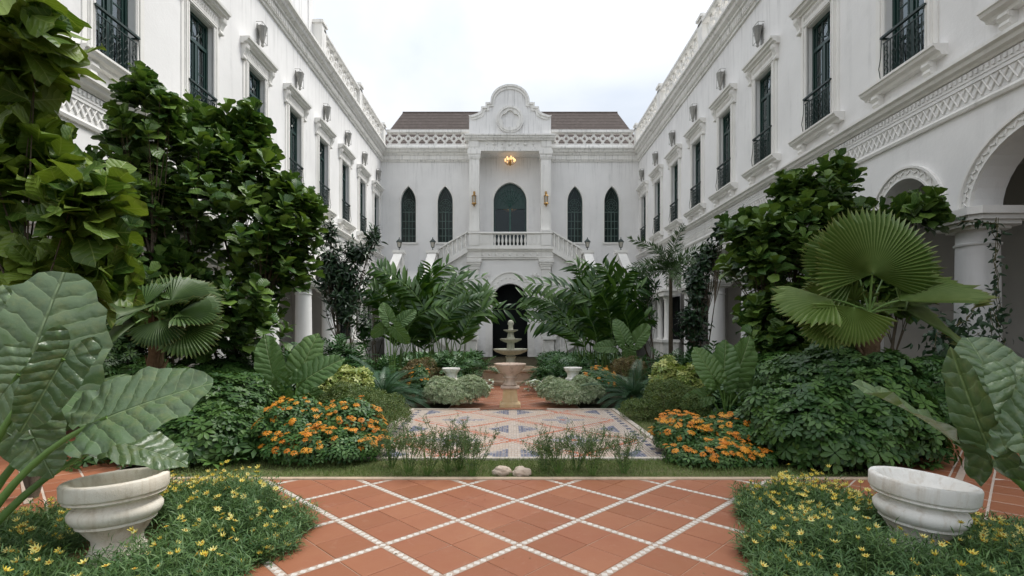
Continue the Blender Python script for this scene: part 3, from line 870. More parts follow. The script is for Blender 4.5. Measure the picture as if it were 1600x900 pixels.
def wing(side):
    s = side
    nm = 'left' if s < 0 else 'right'
    rz = -pi / 2 * s
    root = thing('wing_building', (s * WX, 16.0, 0),
                 'long white wing on the %s, green windows, %s' % (nm, 'taller third storey at its near end' if s < 0 else 'its lattice parapet running full length'), 'building')
    mp = lambda u, z, d: (s * (WX + d), u, z)
    y0, y1 = 1.0, 31.4
    arches = [(1.67, 1.3, 1.12), (4.48, 1.3, 1.12), (7.3, 1.33, 1.12), (10.1, .77, .95)] + [(y, 1.0, .98) for y in WK[4:9]]
    ZS = 3.47
    outer = [(y0, 11.9), (y0, ZS)]
    for c, a, b in arches: outer += [(c - a, ZS)] + ell(c, ZS, a, b, 20, pi, 0)[1:-1] + [(c + a, ZS)]
    outer += [(24.9, ZS), (24.9, 0), (y1, 0), (y1, 11.9)]
    outer = [p for i, p in enumerate(outer) if p != outer[i - 1]]
    holes = [[(y - WW / 2, 6.57), (y + WW / 2, 6.57), (y + WW / 2, 6.57 + WH), (y - WW / 2, 6.57 + WH)] for y in WK]
    mb = MB(); mb.plate(outer, holes, 0, .5, mp)
    wlink('wall', mb.me('wall', M['plaster']), root)
    # inner arcade: back wall, ceiling, end, floor
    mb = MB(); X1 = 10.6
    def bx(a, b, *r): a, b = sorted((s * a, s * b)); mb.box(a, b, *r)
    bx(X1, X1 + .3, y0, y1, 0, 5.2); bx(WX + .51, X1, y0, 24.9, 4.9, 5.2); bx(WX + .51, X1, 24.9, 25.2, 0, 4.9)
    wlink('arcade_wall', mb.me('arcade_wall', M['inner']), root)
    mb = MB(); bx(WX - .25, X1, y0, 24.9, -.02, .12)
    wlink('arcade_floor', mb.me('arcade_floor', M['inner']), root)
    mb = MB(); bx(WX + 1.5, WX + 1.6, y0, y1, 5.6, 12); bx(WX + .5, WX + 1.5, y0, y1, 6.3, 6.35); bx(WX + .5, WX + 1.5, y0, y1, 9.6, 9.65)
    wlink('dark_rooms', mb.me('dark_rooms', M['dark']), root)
    # windows
    for y in WK[2:]:
        R = (0, 0, rz)
        wnd = wlink('window', WM['frame'], root, (s * WX, y, 6.57), R)
        link('glazing_bars', WM['bars'], wnd); link('railing', WM['rail'], wnd); link('curtain', WM['cur'], wnd)
        for sx in (-1, 1):
            for zz in (.12, .79, 1.45): link('pane', WM['pn'], wnd, (sx * .245, .152, zz))
        link('pane', WM['pt'], wnd, (0, .16, 2.19))
        wlink('window_surround', WM['sur'], root, (s * WX, y, 6.57), R)
        wlink('window_hood', WM['hood'], root, (s * WX, y, 6.57), R)
        wlink('window_sill', WM['sill'], root, (s * WX, y, 6.57), R)
        fx = wlink('wall_lamp', FIX, root, (s * WX, y + .1, 10.62), R)
    # frieze between the floors
    mb = MB(); mb.prof([(.02, 5.83), (-.05, 5.83), (-.08, 5.87), (-.14, 5.90), (-.16, 5.96), (-.22, 5.99), (-.22, 6.05), (.02, 6.07)], y0, y1 - .4, mp)
    mb.prof([(.02, 5.16), (-.05, 5.17), (-.07, 5.22), (-.05, 5.27), (.02, 5.28)], y0, y1 - .4, mp)
    wlink('string_course', mb.me('string_course', M['trim']), root)
    mb = MB(); mb.prof([(.02, 5.29), (-.022, 5.29), (-.022, 5.82), (.02, 5.82)], y0, y1 - .4, mp)
    yy = y0
    while yy < y1 - .5: mb.box(*sorted((s * (WX - .05), s * (WX + .01))), yy, yy + .05, 5.72, 5.80); yy += .10
    mb.box(*sorted((s * (WX - .045), s * (WX - .021))), y0, y1 - .45, 5.58, 5.62); mb.box(*sorted((s * (WX - .04), s * (WX - .021))), y0, y1 - .45, 5.66, 5.69)
    wlink('frieze', mb.me('frieze', M['plaster']), root)
    n = 0
    y = 7.6
    while y < 30.5:
        wlink('lattice_cross', CROSS, root, (s * (WX - .022), y, 5.44), (0, 0, rz)); y += .15
    # eaves cornice with dentils
    mb = MB(); mb.prof(CORN, y0, y1 - .38, mp)
    wlink('cornice', mb.me('cornice', M['trim']), root)
    mb = MB(); y = 6.0
    while y < 30.6:
        mb.box(*sorted((s * (WX - .165), s * (WX - .12))), y, y + .06, 11.88, 12.06); y += .13
    tag(wlink('dentils', mb.me('dentils', M['trim'], recalc=False), root), kind='stuff')
    # parapet
    ys = 20.5 if s < 0 else 2.0
    mb = MB()
    mb.box(*sorted((s * (WX - .30), s * (WX - .02))), ys, 30.7, 12.60, 12.74)
    wlink('parapet_base', mb.me('parapet_base', M['trim']), root)
    mb = MB(); mb.prof([(-.32, 13.42), (-.36, 13.47), (-.36, 13.56), (-.30, 13.60), (-.02, 13.60), (.03, 13.56), (.03, 13.47), (-.01, 13.42)], ys, 30.7, mp)
    wlink('parapet_rail', mb.me('parapet_rail', M['trim']), root)
    y = ys + .3; piers = [ys, 25.6, 30.4] if s < 0 else [3.3, 8.9, 14.5, 20.1, 25.7, 30.5]
    while y < 30.4:
        if min(abs(y - p) for p in piers) > .36 and y > 6: wlink('parapet_lattice', DIA, root, (s * (WX - .16), y, 13.08), (0, 0, rz))
        y += .55
    mb = MB(); mb.box(-.2, .2, -.22, .22, 12.603, 13.68); mb.box(-.26, .26, -.28, .28, 13.682, 13.80)
    pm = mb.me('parapet_pier', M['trim'])
    for p in piers: wlink('parapet_pier', pm, root, (s * (WX - .16), p, 0))
    # arches: moulded archivolts
    for c, a, b in arches[1:]:
        mb = MB(); o = .24
        pol = ell(c, ZS, a + o, b + o, 24) + list(reversed(ell(c, ZS, a, b, 24)))
        mb.plate(pol, [], -.03, .02, mp)
        pol = ell(c, ZS, a + o, b + o, 24) + list(reversed(ell(c, ZS, a + o - .045, b + o - .045, 24)))
        mb.plate(pol, [], -.075, -.031, mp)
        pol = ell(c, ZS, a + .04, b + .04, 24) + list(reversed(ell(c, ZS, a + .002, b + .002, 24)))
        mb.plate(pol, [], -.06, -.031, mp)
        wlink('archivolt', mb.me('archivolt', M['trim']), root)
        mb = MB(); nn = int(pi * (a + .1) / .085)
        for i in range(nn):
            t = pi * (i + .5) / nn; zig = 1 if i % 2 else -1
            cy, cz = c + (a + .12) * cos(t), ZS + (b + .12) * sin(t)
            k = len(mb.v); mb.box(-.014, .014, -.06, .06, -.014, .014)
            mb.xf(Matrix.Translation((s * (WX - .036), cy, cz)) @ Matrix.Rotation(t + zig * .85, 4, 'X'), k)
        wlink('arch_carving', mb.me('arch_carving', M['trim'], recalc=False), root)
    # columns with abacus capitals
    mb = MB()
    mb.lathe([(.43, .121), (.43, .2), (.40, .203), (.40, .24), (.36, .3), (.33, .33), (.315, .4), (.31, 1.6), (.295, 2.88), (.32, 2.885), (.325, 2.915), (.30, 2.93), (.295, 2.95), (.295, 3.14)], 28)
    sh = mb.me('column', M['plaster'], smooth=True, autosm=35)
    mb = MB()
    for h, z0, z1 in ((.34, 3.14, 3.19), (.44, 3.193, 3.26), (.49, 3.263, 3.34), (.54, 3.343, 3.467)):
        cx = h * .75
        mb.plate([(h, cx), (cx, h), (-cx, h), (-h, cx), (-h, -cx), (-cx, -h), (cx, -h), (h, -cx)], [], z0, z1, lambda u, v, d: (u, v, d))
    ab = mb.me('capital', M['trim'])
    for y in (3.07, 5.88, 8.82, 11.55, 14.3, 17.1, 19.95, 22.75):
        c = wlink('column', sh, root, (s * (WX + .25), y, 0)); link('capital', ab, c)
    # low wall with small paired columns toward the stair end
    mb = MB()
    mb.box(*sorted((s * (WX - .75), s * (WX - .02))), 23.6, 29.2, 0, .95)
    mb.box(*sorted((s * (WX - .82), s * (WX - .01))), 23.5, 29.3, .953, 1.08)
    mb.box(*sorted((s * (WX - .70), s * (WX - .05))), 23.6, 29.2, 3.12, 3.32)
    mb.box(*sorted((s * (WX - .78), s * (WX - .03))), 23.5, 29.3, 3.323, 3.42)
    wlink('porch_screen', mb.me('porch_screen', M['trim']), root)
    mb = MB(); mb.lathe([(.19, 1.08), (.19, 1.14), (.15, 1.2), (.14, 2.9), (.17, 2.95), (.15, 2.99), (.2, 3.04), (.2, 3.117)], 16)
    sm = mb.me('small_column', M['trim'], smooth=True, autosm=35)
    for y in (24.1, 25.2, 26.1, 27.3, 28.5): wlink('small_column', sm, root, (s * (WX - .4), y, 0))
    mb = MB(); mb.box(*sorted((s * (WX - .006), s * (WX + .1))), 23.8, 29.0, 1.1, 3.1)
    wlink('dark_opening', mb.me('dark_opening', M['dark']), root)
    if s < 0:
        mb = MB(); out_ = [(y0, 12.62), (20.3, 12.62), (20.3, 18.5), (y0, 18.5)]
        hs = [[(y - WW / 2, 13.2), (y + WW / 2, 13.2), (y + WW / 2, 16), (y - WW / 2, 16)] for y in WK[2:6]]
        mb.plate(out_, hs, .06, .5, mp)
        for y in (20.3, 17.0, 14.2): mb.box(*sorted((s * (WX + .02), s * (WX + .059))), y - .4, y - .1 if y < 20 else y + .02, 12.63, 18.4)
        wlink('upper_storey_wall', mb.me('upper_storey_wall', M['plaster']), root)
        mb = MB(); mb.box(-9.4, -8.31, 20.0, 20.3, 12.62, 18.5)
        wlink('upper_end_wall', mb.me('upper_end_wall', M['plaster']), root)
        for y in WK[2:6]:
            wnd = wlink('window', WM['frame'], root, (s * (WX + .05), y, 13.2), (0, 0, rz)); link('glazing_bars', WM['bars'], wnd)
            link('pane', WM['pt'], wnd, (0, .16, 2.19))
            for sx in (-1, 1):
                for zz in (.12, .79, 1.45): link('pane', WM['pn'], wnd, (sx * .245, .152, zz))
            wlink('window_sill', WM['sill'], root, (s * (WX + .05), y, 13.2), (0, 0, rz))
            wlink('window_surround', WM['sur'], root, (s * (WX + .05), y, 13.2), (0, 0, rz))
    # flat roof
    mb = MB(); mb.box(*sorted((s * (WX + .1), s * (WX + 7))), y0, 31.3, 12.2, 12.58)
    wlink('flat_roof', mb.me('flat_roof', M['plaster']), root)
wing(-1); wing(1)

# ---------------------------------------------------------------- main building
def main_building():
    root = thing('main_building', (0, 31.0, 0), 'white facade at the end of the courtyard with gable, double stair and pointed windows', 'building')
    F = XYZ
    def gothic(c, z0, zs, zt, hw, n=9):
        # pointed arch from two arcs
        h = zt - zs
        R = (hw * hw + h * h) / (2 * hw)
        pts = [(c - hw, z0), (c + hw, z0)]
        a1 = math.asin(h / R)
        pts += [(c + hw - R + R * cos(a1 * i / n), zs + R * sin(a1 * i / n)) for i in range(n + 1)]
        pts += [(c - hw + R - R * cos(a1 * i / n), zs + R * sin(a1 * i / n)) for i in reversed(range(n))]
        return pts
    GX = (-6.16, -3.93, 3.93, 6.16)
    gw = [gothic(c, 6.87, 9.30, 10.28, .46) for c in GX]
    door = gothic(0, 6.35, 9.35, 10.5, 1.0, 12)
    mb = MB(); mb.plate([(-8.2, 0), (8.2, 0), (8.2, 12.3), (-8.2, 12.3)], gw + [door], DB, DB + .4, F)
    wlink('wall', mb.me('wall', M['plaster']), root)
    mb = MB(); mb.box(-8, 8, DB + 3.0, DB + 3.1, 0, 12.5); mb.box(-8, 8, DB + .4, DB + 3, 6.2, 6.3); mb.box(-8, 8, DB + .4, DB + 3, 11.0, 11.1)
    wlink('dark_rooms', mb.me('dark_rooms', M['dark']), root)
    # gothic windows
    def inset(pts, c, zc, k): return [(c + (x - c) * k[0], zc + (z - zc) * k[1]) for x, z in pts]
    for i, c in enumerate(GX):
        z = 8.5
        mb = MB(); o = gothic(c, 6.872, 9.30, 10.278, .458); inn = gothic(c, 6.95, 9.28, 10.18, .40)
        mb.plate(o, [inn], DB + .2, DB + .26, F)
        fr = wlink('window', mb.me('window', M['green']), root)
        pl = root.location
        def sub(nm, mbb, mat):
            return link(nm, mbb.me(nm, mat, recalc=False), fr)
        fr.location = (-pl.x, -pl.y, -pl.z)
        mb = MB(); mb.plate(inn, [], DB + .235, DB + .24, F); sub('pane', mb, M['dglass'])
        mb = MB()
        mb.box(c - .02, c + .02, DB + .2, DB + .23, 6.96, 8.75)
        for xx in (-.2, .2): mb.box(c + xx - .012, c + xx + .012, DB + .205, DB + .23, 6.96, 8.75)
        for zz in (7.3, 7.75, 8.2, 8.75): mb.box(c - .4, c + .4, DB + .206, DB + .231, zz - .014, zz + .014)
        for r in (.12, .24, .36): mb.tube([(c + r * cos(t), DB + .215, 9.15 + r * 1.1 * sin(t)) for t in np.linspace(0, 2 * pi, 15)], .012, 4)
        for t in np.linspace(0, 2 * pi, 9)[:-1]: mb.tube([(c + .12 * cos(t), DB + .215, 9.15 + .12 * sin(t)), (c + .36 * cos(t), DB + .215, 9.15 + .4 * sin(t))], .01, 4)
        mb.tube([(c - .25, DB + .215, 9.55), (c, DB + .215, 10.1), (c + .25, DB + .215, 9.55)], .011, 4)
        sub('tracery', mb, simple('tracery_green', (0.10, 0.16, 0.14), 0.5))
        mb = MB(); o2 = gothic(c, 6.87, 9.30, 10.36, .545)
        mb.plate([p for p in o2], [gothic(c, 6.873, 9.30, 10.279, .459)], DB - .03, DB + .01, F)
        wlink('window_surround', mb.me('window_surround', M['trim']), root)
        mb = MB(); mb.box(c - .6, c + .6, DB - .08, DB + .1, 6.78, 6.868); wlink('window_sill', mb.me('window_sill', M['trim']), root)
    # upper door
    mb = MB(); mb.plate(gothic(0, 6.36, 9.35, 10.498, .998, 12), [gothic(0, 6.4, 8.95, 8.951, .90, 2)], DB + .2, DB + .27, F)
    dr = wlink('balcony_door', mb.me('balcony_door', M['green']), root)
    mb = MB(); mb.box(-.05, .05, DB + .19, DB + .28, 6.4, 8.95)
    for x in np.linspace(-.8, .8, 9): mb.tube([(0, DB + .19, 9.05), (x, DB + .19, 9.1 + 1.15 * sqrt(max(0, 1 - x * x)))], .014, 4)
    for r in (.35, .6, .85): mb.tube([(r * cos(t), DB + .19, 9.05 + r * 1.15 * sin(t)) for t in np.linspace(0.05, pi - .05, 15)], .013, 4)
    link('tracery', mb.me('tracery', simple('door_tracery', (0.035, 0.09, 0.075), 0.5), recalc=False), dr)
    mb = MB(); mb.box(-.9, .9, DB + .24, DB + .246, 6.4, 8.95); link('pane', mb.me('pane', mat_glass('door_glass', .25, .02, (.8, .85, .84, 1))), dr)
    mb = MB(); mb.plate(gothic(0, 6.36, 9.35, 10.66, 1.14, 12), [gothic(0, 6.362, 9.35, 10.499, .999, 12)], DB - .05, DB + .01, F)
    wlink('door_surround', mb.me('door_surround', M['trim']), root)
    # portico lower wall with arch
    zs, ra = 3.25, 1.03
    o = [(-2.42, 0), (-ra, 0), (-ra, zs)] + ell(0, zs, ra, ra, 20, pi, 0)[1:-1] + [(ra, zs), (ra, 0), (2.42, 0), (2.42, 5.68), (-2.42, 5.68)]
    mb = MB(); mb.plate(o, [], D0, D0 + .45, F)
    mb.box(-2.42, -2.2, D0 + .45, DB, 0, 5.68); mb.box(2.2, 2.42, D0 + .45, DB, 0, 5.68)
    wlink('portico_wall', mb.me('portico_wall', M['plaster']), root)
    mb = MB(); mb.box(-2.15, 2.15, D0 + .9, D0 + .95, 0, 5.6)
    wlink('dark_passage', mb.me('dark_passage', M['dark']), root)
    mb = MB()
    mb.plate(ell(0, zs, ra + .36, ra + .62, 28) + list(reversed(ell(0, zs, ra + .003, ra + .003, 28))), [], D0 - .05, D0 + .01, F)
    mb.plate(ell(0, zs, ra + .42, ra + .68, 28) + list(reversed(ell(0, zs, ra + .362, ra + .622, 28))), [], D0 - .10, D0 + .01, F)
    for i in range(15):
        t = pi * (i + .5) / 15; k = len(mb.v); mb.lathe([(.06, 0), (.04, .03)], 6)
        mb.xf(Matrix.Translation(((ra + .18) * cos(t), D0 - .05, zs + (ra + .32) * sin(t))) @ Matrix.Rotation(pi / 2, 4, 'X'), k)
    wlink('archivolt', mb.me('archivolt', M['trim']), root)
    for s in (-1, 1):
        mb = MB(); mb.box(*sorted((s * 1.04, s * 1.42)), D0 - .06, D0 + .01, 0, zs - .02)
        mb.box(*sorted((s * 1.035, s * 1.5)), D0 - .10, D0 + .01, zs - .018, zs + .06)
        mb.box(*sorted((s * 1.84, s * 2.34)), D0 - .12, D0 + .01, 0, 5.1)
        for h, z0, z1 in ((.30, 5.103, 5.25), (.33, 5.253, 5.36), (.38, 5.363, 5.50), (.43, 5.503, 5.69)):
            mb.box(s * 2.09 - h, s * 2.09 + h, D0 - .12 - (h - .25), D0 + .012, z0, z1)
        wlink('pilaster', mb.me('pilaster', M['trim']), root)
        mb = MB()  # carved spray beside the arch
        for a in np.linspace(0, 2 * pi, 7)[:-1]: mb.tube([(s * 1.45, D0 - .03, 4.75), (s * 1.45 + .25 * cos(a), D0 - .05, 4.75 + .17 * sin(a))], [.05, .02], 5)
        wlink('carved_spray', mb.me('carved_spray', M['trim']), root)
        # upper piers
        mb = MB(); mb.box(*sorted((s * 1.80, s * 2.38)), D0, D0 + .5, 6.33, 11.56)
        for h, z0, z1 in ((.33, 11.563, 11.66), (.36, 11.663, 11.82), (.40, 11.823, 11.99)): mb.box(s * 2.09 - h, s * 2.09 + h, D0 - (h - .29), D0 + .5, z0, z1)
        mb.box(*sorted((s * 1.76, s * 2.42)), D0 - .04, D0 + .5, 6.333, 6.5)
        mb.box(*sorted((s * 1.90, s * 2.28)), D0 - .02, D0 + .01, 6.9, 11.2)
        wlink('pier', mb.me('pier', M['trim']), root)
    # balcony slab
    mb = MB()
    mb.prof([(.6, 5.692), (-.08, 5.692), (-.08, 5.78), (-.14, 5.80), (-.14, 6.12), (-.20, 6.15), (-.24, 6.22), (-.30, 6.25), (-.30, 6.33), (1.05, 6.33), (1.05, 5.692)], -2.52, 2.52, lambda u, z, d: (u, D0 + d, z))
    wlink('balcony_slab', mb.me('balcony_slab', M['trim']), root)
    mb = MB()
    for i in range(9):
        x = -1.6 + i * .4; k = len(mb.v); mb.lathe([(.07 if i % 2 else .1, 0), (.03, .035)], 8); mb.xf(Matrix.Translation((x, D0 - .14, 5.95)) @ Matrix.Rotation(pi / 2, 4, 'X'), k)
    wlink('rosettes', mb.me('rosettes', M['trim']), root)
    # balustrade
    bal = MB(); bal.lathe([(.055, 6.47), (.055, 6.52), (.035, 6.56), (.075, 6.72), (.07, 6.80), (.035, 6.98), (.03, 7.04), (.055, 7.08), (.055, 7.12)], 10)
    bm_ = bal.me('baluster', M['trim'], smooth=True, autosm=40)
    mb = MB()
    mb.box(-2.4, 2.4, D0 - .26, D0 - .06, 6.332, 6.468); mb.prof([(-.29, 7.122), (-.33, 7.17), (-.31, 7.24), (-.02, 7.24), (.0, 7.17), (-.03, 7.122)], -2.45, 2.45, lambda u, z, d: (u, D0 + d, z))
    for s in (-1, 1):
        mb.box(*sorted((s * 1.80, s * 2.38)), D0 - .28, D0 - .05, 6.47, 7.12); mb.box(*sorted((s * .98, s * 1.799)), D0 - .24, D0 - .08, 6.47, 7.12)
        for x in (1.1, 1.35, 1.6): mb.box(*sorted((s * x, s * (x + .14))), D0 - .27, D0 - .24, 6.55, 7.04)
        mb.box(*sorted((s * 1.76, s * 2.42)), D0 - .33, D0 + .02, 7.243, 7.36)
    wlink('balustrade', mb.me('balustrade', M['trim']), root)
    for i in range(9): wlink('baluster', bm_, root, (-.88 + i * .22, D0 - .16, 0))
    # ceiling + entablature + gable
    mb = MB(); mb.box(-2.4, 2.4, D0 + .02, DB - .002, 12.0, 12.1)
    wlink('porch_ceiling', mb.me('porch_ceiling', M['plaster']), root)
    mb = MB()
    mb.box(-2.42, 2.42, D0 - .04, D0 + .5, 12.103, 12.24) ; mb.box(-2.46, 2.46, D0 - .10, D0 + .5, 11.993, 12.10)
    mb.box(-2.42, -1.83, D0 - .06, D0 + .5, 12.243, 12.62); mb.box(1.83, 2.42, D0 - .06, D0 + .5, 12.243, 12.62); mb.box(-1.828, 1.828, D0 + .02, D0 + .5, 12.243, 12.62)
    mb.prof([(.5, 12.623), (-.12, 12.623), (-.14, 12.70), (-.22, 12.73), (-.24, 12.82), (-.30, 12.85), (-.30, 12.93), (.5, 12.93)], -2.62, 2.62, lambda u, z, d: (u, D0 + d, z))
    mb.box(-2.42, 2.42, D0 + .5, DB + .3, 12.11, 12.92)
    wlink('entablature', mb.me('entablature', M['trim']), root)
    mb = MB()
    for i in range(7):
        x = -1.35 + i * .45; k = len(mb.v); mb.lathe([(.13 if i % 2 else .07, 0), (.1 if i % 2 else .04, .05), (.02, .07)], 10)
        mb.xf(Matrix.Translation((x, D0 + .02, 12.43)) @ Matrix.Rotation(pi / 2, 4, 'X') @ Matrix.Diagonal((1, .7, 1, 1)), k)
    wlink('rosettes', mb.me('rosettes', M['trim']), root)
    def outline(g=0.0):
        half = [(2.39 - g, 12.93 + (0 if g == 0 else .0)), (2.39 - g, 14.04 - g)]
        for i in range(7):
            t = pi / 2 * i / 6
            half.append((2.26 - .58 * sin(t) - g * .8, 14.04 + .34 * (1 - cos(t)) * .6 + .12 * sin(t) - g))
        half += [(1.66 - g, 14.56 - g), (1.42 - g, 14.56 - g), (1.42 - g, 14.80 - g), (1.15 - g, 14.80 - g)]
        R = 1.13 - g
        arc = [(R * cos(t), 14.86 - g * .3 + (R - .02) * 0.90 * sin(t)) for t in np.linspace(0.02, pi - .02, 25)]
        return half + arc + [(-x, z) for x, z in reversed(half)]
    mb = MB(); mb.plate(outline(), [], D0, D0 + .4, F)
    wlink('gable', mb.me('gable', M['plaster']), root)
    mb = MB()
    o1, o2 = outline(), outline(.2)
    sc = lambda pts: [(x, z + .004) for x, z in pts]
    rim = sc(o1)[1:-1]; inner = o2[1:-1]
    mb.plate(rim + list(reversed(inner)), [], D0 - .06, D0 - .001, F)
    o3 = outline(.08)[1:-1]
    mb.plate([(x * 1.012, z + .02) for x, z in rim] + list(reversed(o3)), [], D0 - .12, D0 - .061, F)
    wlink('gable_moulding', mb.me('gable_moulding', M['trim']), root)
    mb = MB(); cz = 13.85
    ring = lambda r, n=36: [(r * cos(2 * pi * i / n), cz + r * sin(2 * pi * i / n)) for i in range(n)]
    star = [((.44 + .13 * abs(cos(2.5 * (t - pi / 2))) - .04) * cos(t), cz - .02 + (.44 + .13 * abs(cos(2.5 * (t - pi / 2))) - .04) * sin(t)) for t in np.linspace(0, 2 * pi, 50, endpoint=False)]
    mb.plate(ring(.79), [ring(.63)], D0 - .13, D0 - .001, F); mb.plate(ring(.629), [star], D0 - .12, D0 - .002, F)
    mb.plate(ring(.70), [ring(.64)], D0 - .17, D0 - .131, F)
    wlink('medallion', mb.me('medallion', M['trim']), root)
    # cornice + parapet on both sides
    for s in (-1, 1):
        mb = MB(); mb.prof([(d, z - .003) for d, z in CORN], *sorted((s * 2.45, s * 7.9)), lambda u, z, d: (u, DB + d, z))
        wlink('cornice', mb.me('cornice', M['trim']), root)
        mb = MB(); mb.box(*sorted((s * 2.45, s * 7.4)), DB - .30, DB - .02, 12.62, 12.74)
        mb.box(*sorted((s * 2.45, s * 7.42)), DB - .34, DB + .02, 13.42, 13.58)
        wlink('parapet_rail', mb.me('parapet_rail', M['trim']), root)
        for i in range(9): wlink('parapet_lattice', DIA, root, (s * (2.83 + .55 * i), DB - .16, 13.08))
        # deep fringe of plain wall panels
    # hipped shingle roof in courses
    mb = MB(); n = 22
    for i in range(n):
        t0, t1 = i / n, (i + 1) / n
        ya, yb = 32.0 + 3.4 * t0, 32.0 + 3.4 * t1
        za, zb = 12.95 + 3.65 * t0, 12.95 + 3.65 * t1
        xa, xb = 8.35 - .95 * t0, 8.35 - .95 * t1
        mb.add([(-xa, ya, za + .045), (xa, ya, za + .045), (xb, yb, zb + .012), (-xb, yb, zb + .012), (-xa, ya, za), (xa, ya, za)], [(0, 1, 2, 3), (4, 5, 1, 0)])
    mb.add([(-7.4, 35.4, 16.6), (7.4, 35.4, 16.6), (8.35, 39, 12.9), (-8.35, 39, 12.9), (-8.35, 32, 12.95), (8.35, 32, 12.95)], [(0, 1, 2, 3), (0, 4, 3), (1, 5, 2)])
    wlink('roof', mb.me('roof', M['roof'], recalc=False), root)
    mb = MB(); mb.tube([(-7.42, 35.4, 16.62), (7.42, 35.4, 16.62)], .07, 6)
    wlink('roof_ridge', mb.me('roof_ridge', M['roof']), root)
main_building()

# ---------------------------------------------------------------- double stair (one thing: left and right flights)
def stair(side):
    s = side; nm = 'left' if s < 0 else 'right'
    root = thing('stone_stair', (s * 4.6, 28.5, 0), 'white balustraded stair on the %s descending from the balcony to the garden' % nm, 'staircase', 'double stair below the balcony')
    def sb(mb, x0, x1, *r): mb.box(*sorted((s * x0, s * x1)), *r)
    # upper flight: balcony -> landing (outwards), parallel to the facade
    mb = MB(); n = 12; xa, xb, za, zb = 2.45, 4.75, 6.3, 4.9
    for i in range(n):
        sb(mb, xa + (xb - xa) * i / n, xa + (xb - xa) * (i + 1) / n, D0 + .02, DB, 0 if i > 3 else 3.6, za - (za - zb) * (i + 1) / n)
    sb(mb, xb + .002, 6.9, 29.0, DB, 0, zb)
    # forward flight from the landing
    for i in range(14):
        sb(mb, 4.6, 6.15, 29.0 - .28 * (i + 1), 29.0 - .28 * i, 0, zb - .18 * (i + 1))
    # lower return flight toward the centre
    for i in range(12): sb(mb, 5.0 - .27 * (i + 1), 5.0 - .27 * i, 26.6, 28.3, 0, 2.2 - .17 * (i + 1))
    wlink('flight', mb.me('flight', M['plaster']), root)
    def slanted(u0, z0, u1, z1, y, h, th, nm_, along='x'):
        # sloping rail wall: cap + pierced panel with balusters
        def mp(u, z, d): return (s * u, y + d, z) if along == 'x' else (s * y + d * s, u, z)
        mb = MB()
        mb.plate([(u0, z0 + h - .10), (u1, z1 + h - .10), (u1, z1 + h), (u0, z0 + h)], [], -th / 2 - .06, th / 2 + .06, mp)
        mb.plate([(u0, z0 - .25), (u1, z1 - .25), (u1, z1 + .06), (u0, z0 + .06)], [], -th / 2 - .03, th / 2 + .03, mp)
        mb.plate([(u0, z0 + .06), (u1, z1 + .06), (u1, z1 + h - .1), (u0, z0 + h - .1)], [], .0, .05, mp)
        wlink(nm_, mb.me(nm_, M['trim']), root)
        L = abs(u1 - u0); k = int(L / .24)
        bmx = MB(); hb = h - .18
        bmx.lathe([(.05, 0), (.05, .05), (.03, .08), (.07, hb * .35), (.065, hb * .45), (.03, hb * .8), (.05, hb * .88), (.05, hb)], 8)
        bme = bmx.me('baluster', M['trim'], smooth=True)
        for i in range(k):
            t = (i + .5) / k; u = u0 + (u1 - u0) * t; z = z0 + (z1 - z0) * t + .06
            p = mp(u, z, -.06); wlink('baluster', bme, root, p)
    slanted(2.45, 6.33, 4.75, 4.95, D0 - .16, 1.0, .16, 'upper_rail')
    slanted(29.0, 4.82, 25.2, 2.28, 4.42, 1.0, .18, 'forward_rail', 'y'); slanted(29.0, 4.82, 25.2, 2.28, 6.33, 1.0, .18, 'forward_rail', 'y')
    slanted(4.9, 1.95, 2.25, .25, 26.5, .95, .16, 'lower_rail')
    # pale coping slabs of the forward flight
    for x in (4.42, 6.33):
        mb = MB(); mb.plate([(29.0, 5.84), (25.2, 3.30), (25.2, 3.38), (29.0, 5.92)], [], -.24, .24, lambda u, z, d: (s * x + d, u, z))
        wlink('coping', mb.me('coping', M['trim']), root)
        mb = MB(); mb.box(s * x - .24, s * x + .24, 29.0, 29.5, 4.9, 5.92); mb.box(s * x - .34, s * x + .34, 28.92, 29.58, 5.923, 6.08)
        wlink('newel', mb.me('newel', M['trim']), root)
    mb = MB(); mb.box(s * 2.0 - .26, s * 2.0 + .26, 26.24, 26.76, 0, 1.05); mb.box(s * 2.0 - .36, s * 2.0 + .36, 26.14, 26.86, 1.053, 1.22)
    wlink('newel', mb.me('newel', M['trim']), root)
stair(-1); stair(1)

def lantern(loc, label, sc=1.0, group='lanterns on the stair newels'):
    r = thing('post_lantern', loc, label, 'lantern', group); r.scale = (sc,) * 3
    mb = MB(); mb.lathe([(.09, 0), (.09, .03), (.03, .06), (.025, .16), (.05, .18), (.1, .20)], 10); mb.lathe([(.19, .50), (.16, .56), (.06, .66), (.025, .70), (.03, .74), (.005, .78)], 8)
    for i in range(4):
        a = pi / 4 + i * pi / 2; mb.tube([(.10 * cos(a), .10 * sin(a), .20), (.165 * cos(a), .165 * sin(a), .51)], .011, 4)
    link('lantern_frame', mb.me('lantern_frame', M['iron']), r)
    mb = MB(); mb.lathe([(.075, .21), (.13, .49)], 8); link('lantern_glass', mb.me('lantern_glass', M['lampglass']), r)
for s, w_ in ((-1, 'left'), (1, 'right')):
    lantern((s * 6.33, 29.25, 6.08), 'small dark lantern on the outermost newel of the %s stair' % w_)
    lantern((s * 4.42, 29.25, 6.08), 'small dark lantern on the newel beside the upper flight of the %s stair' % w_)
    lantern((s * 2.0, 26.5, 1.22), 'lantern on the low newel at the foot of the %s stair, beside the doorway' % w_, 1.15)

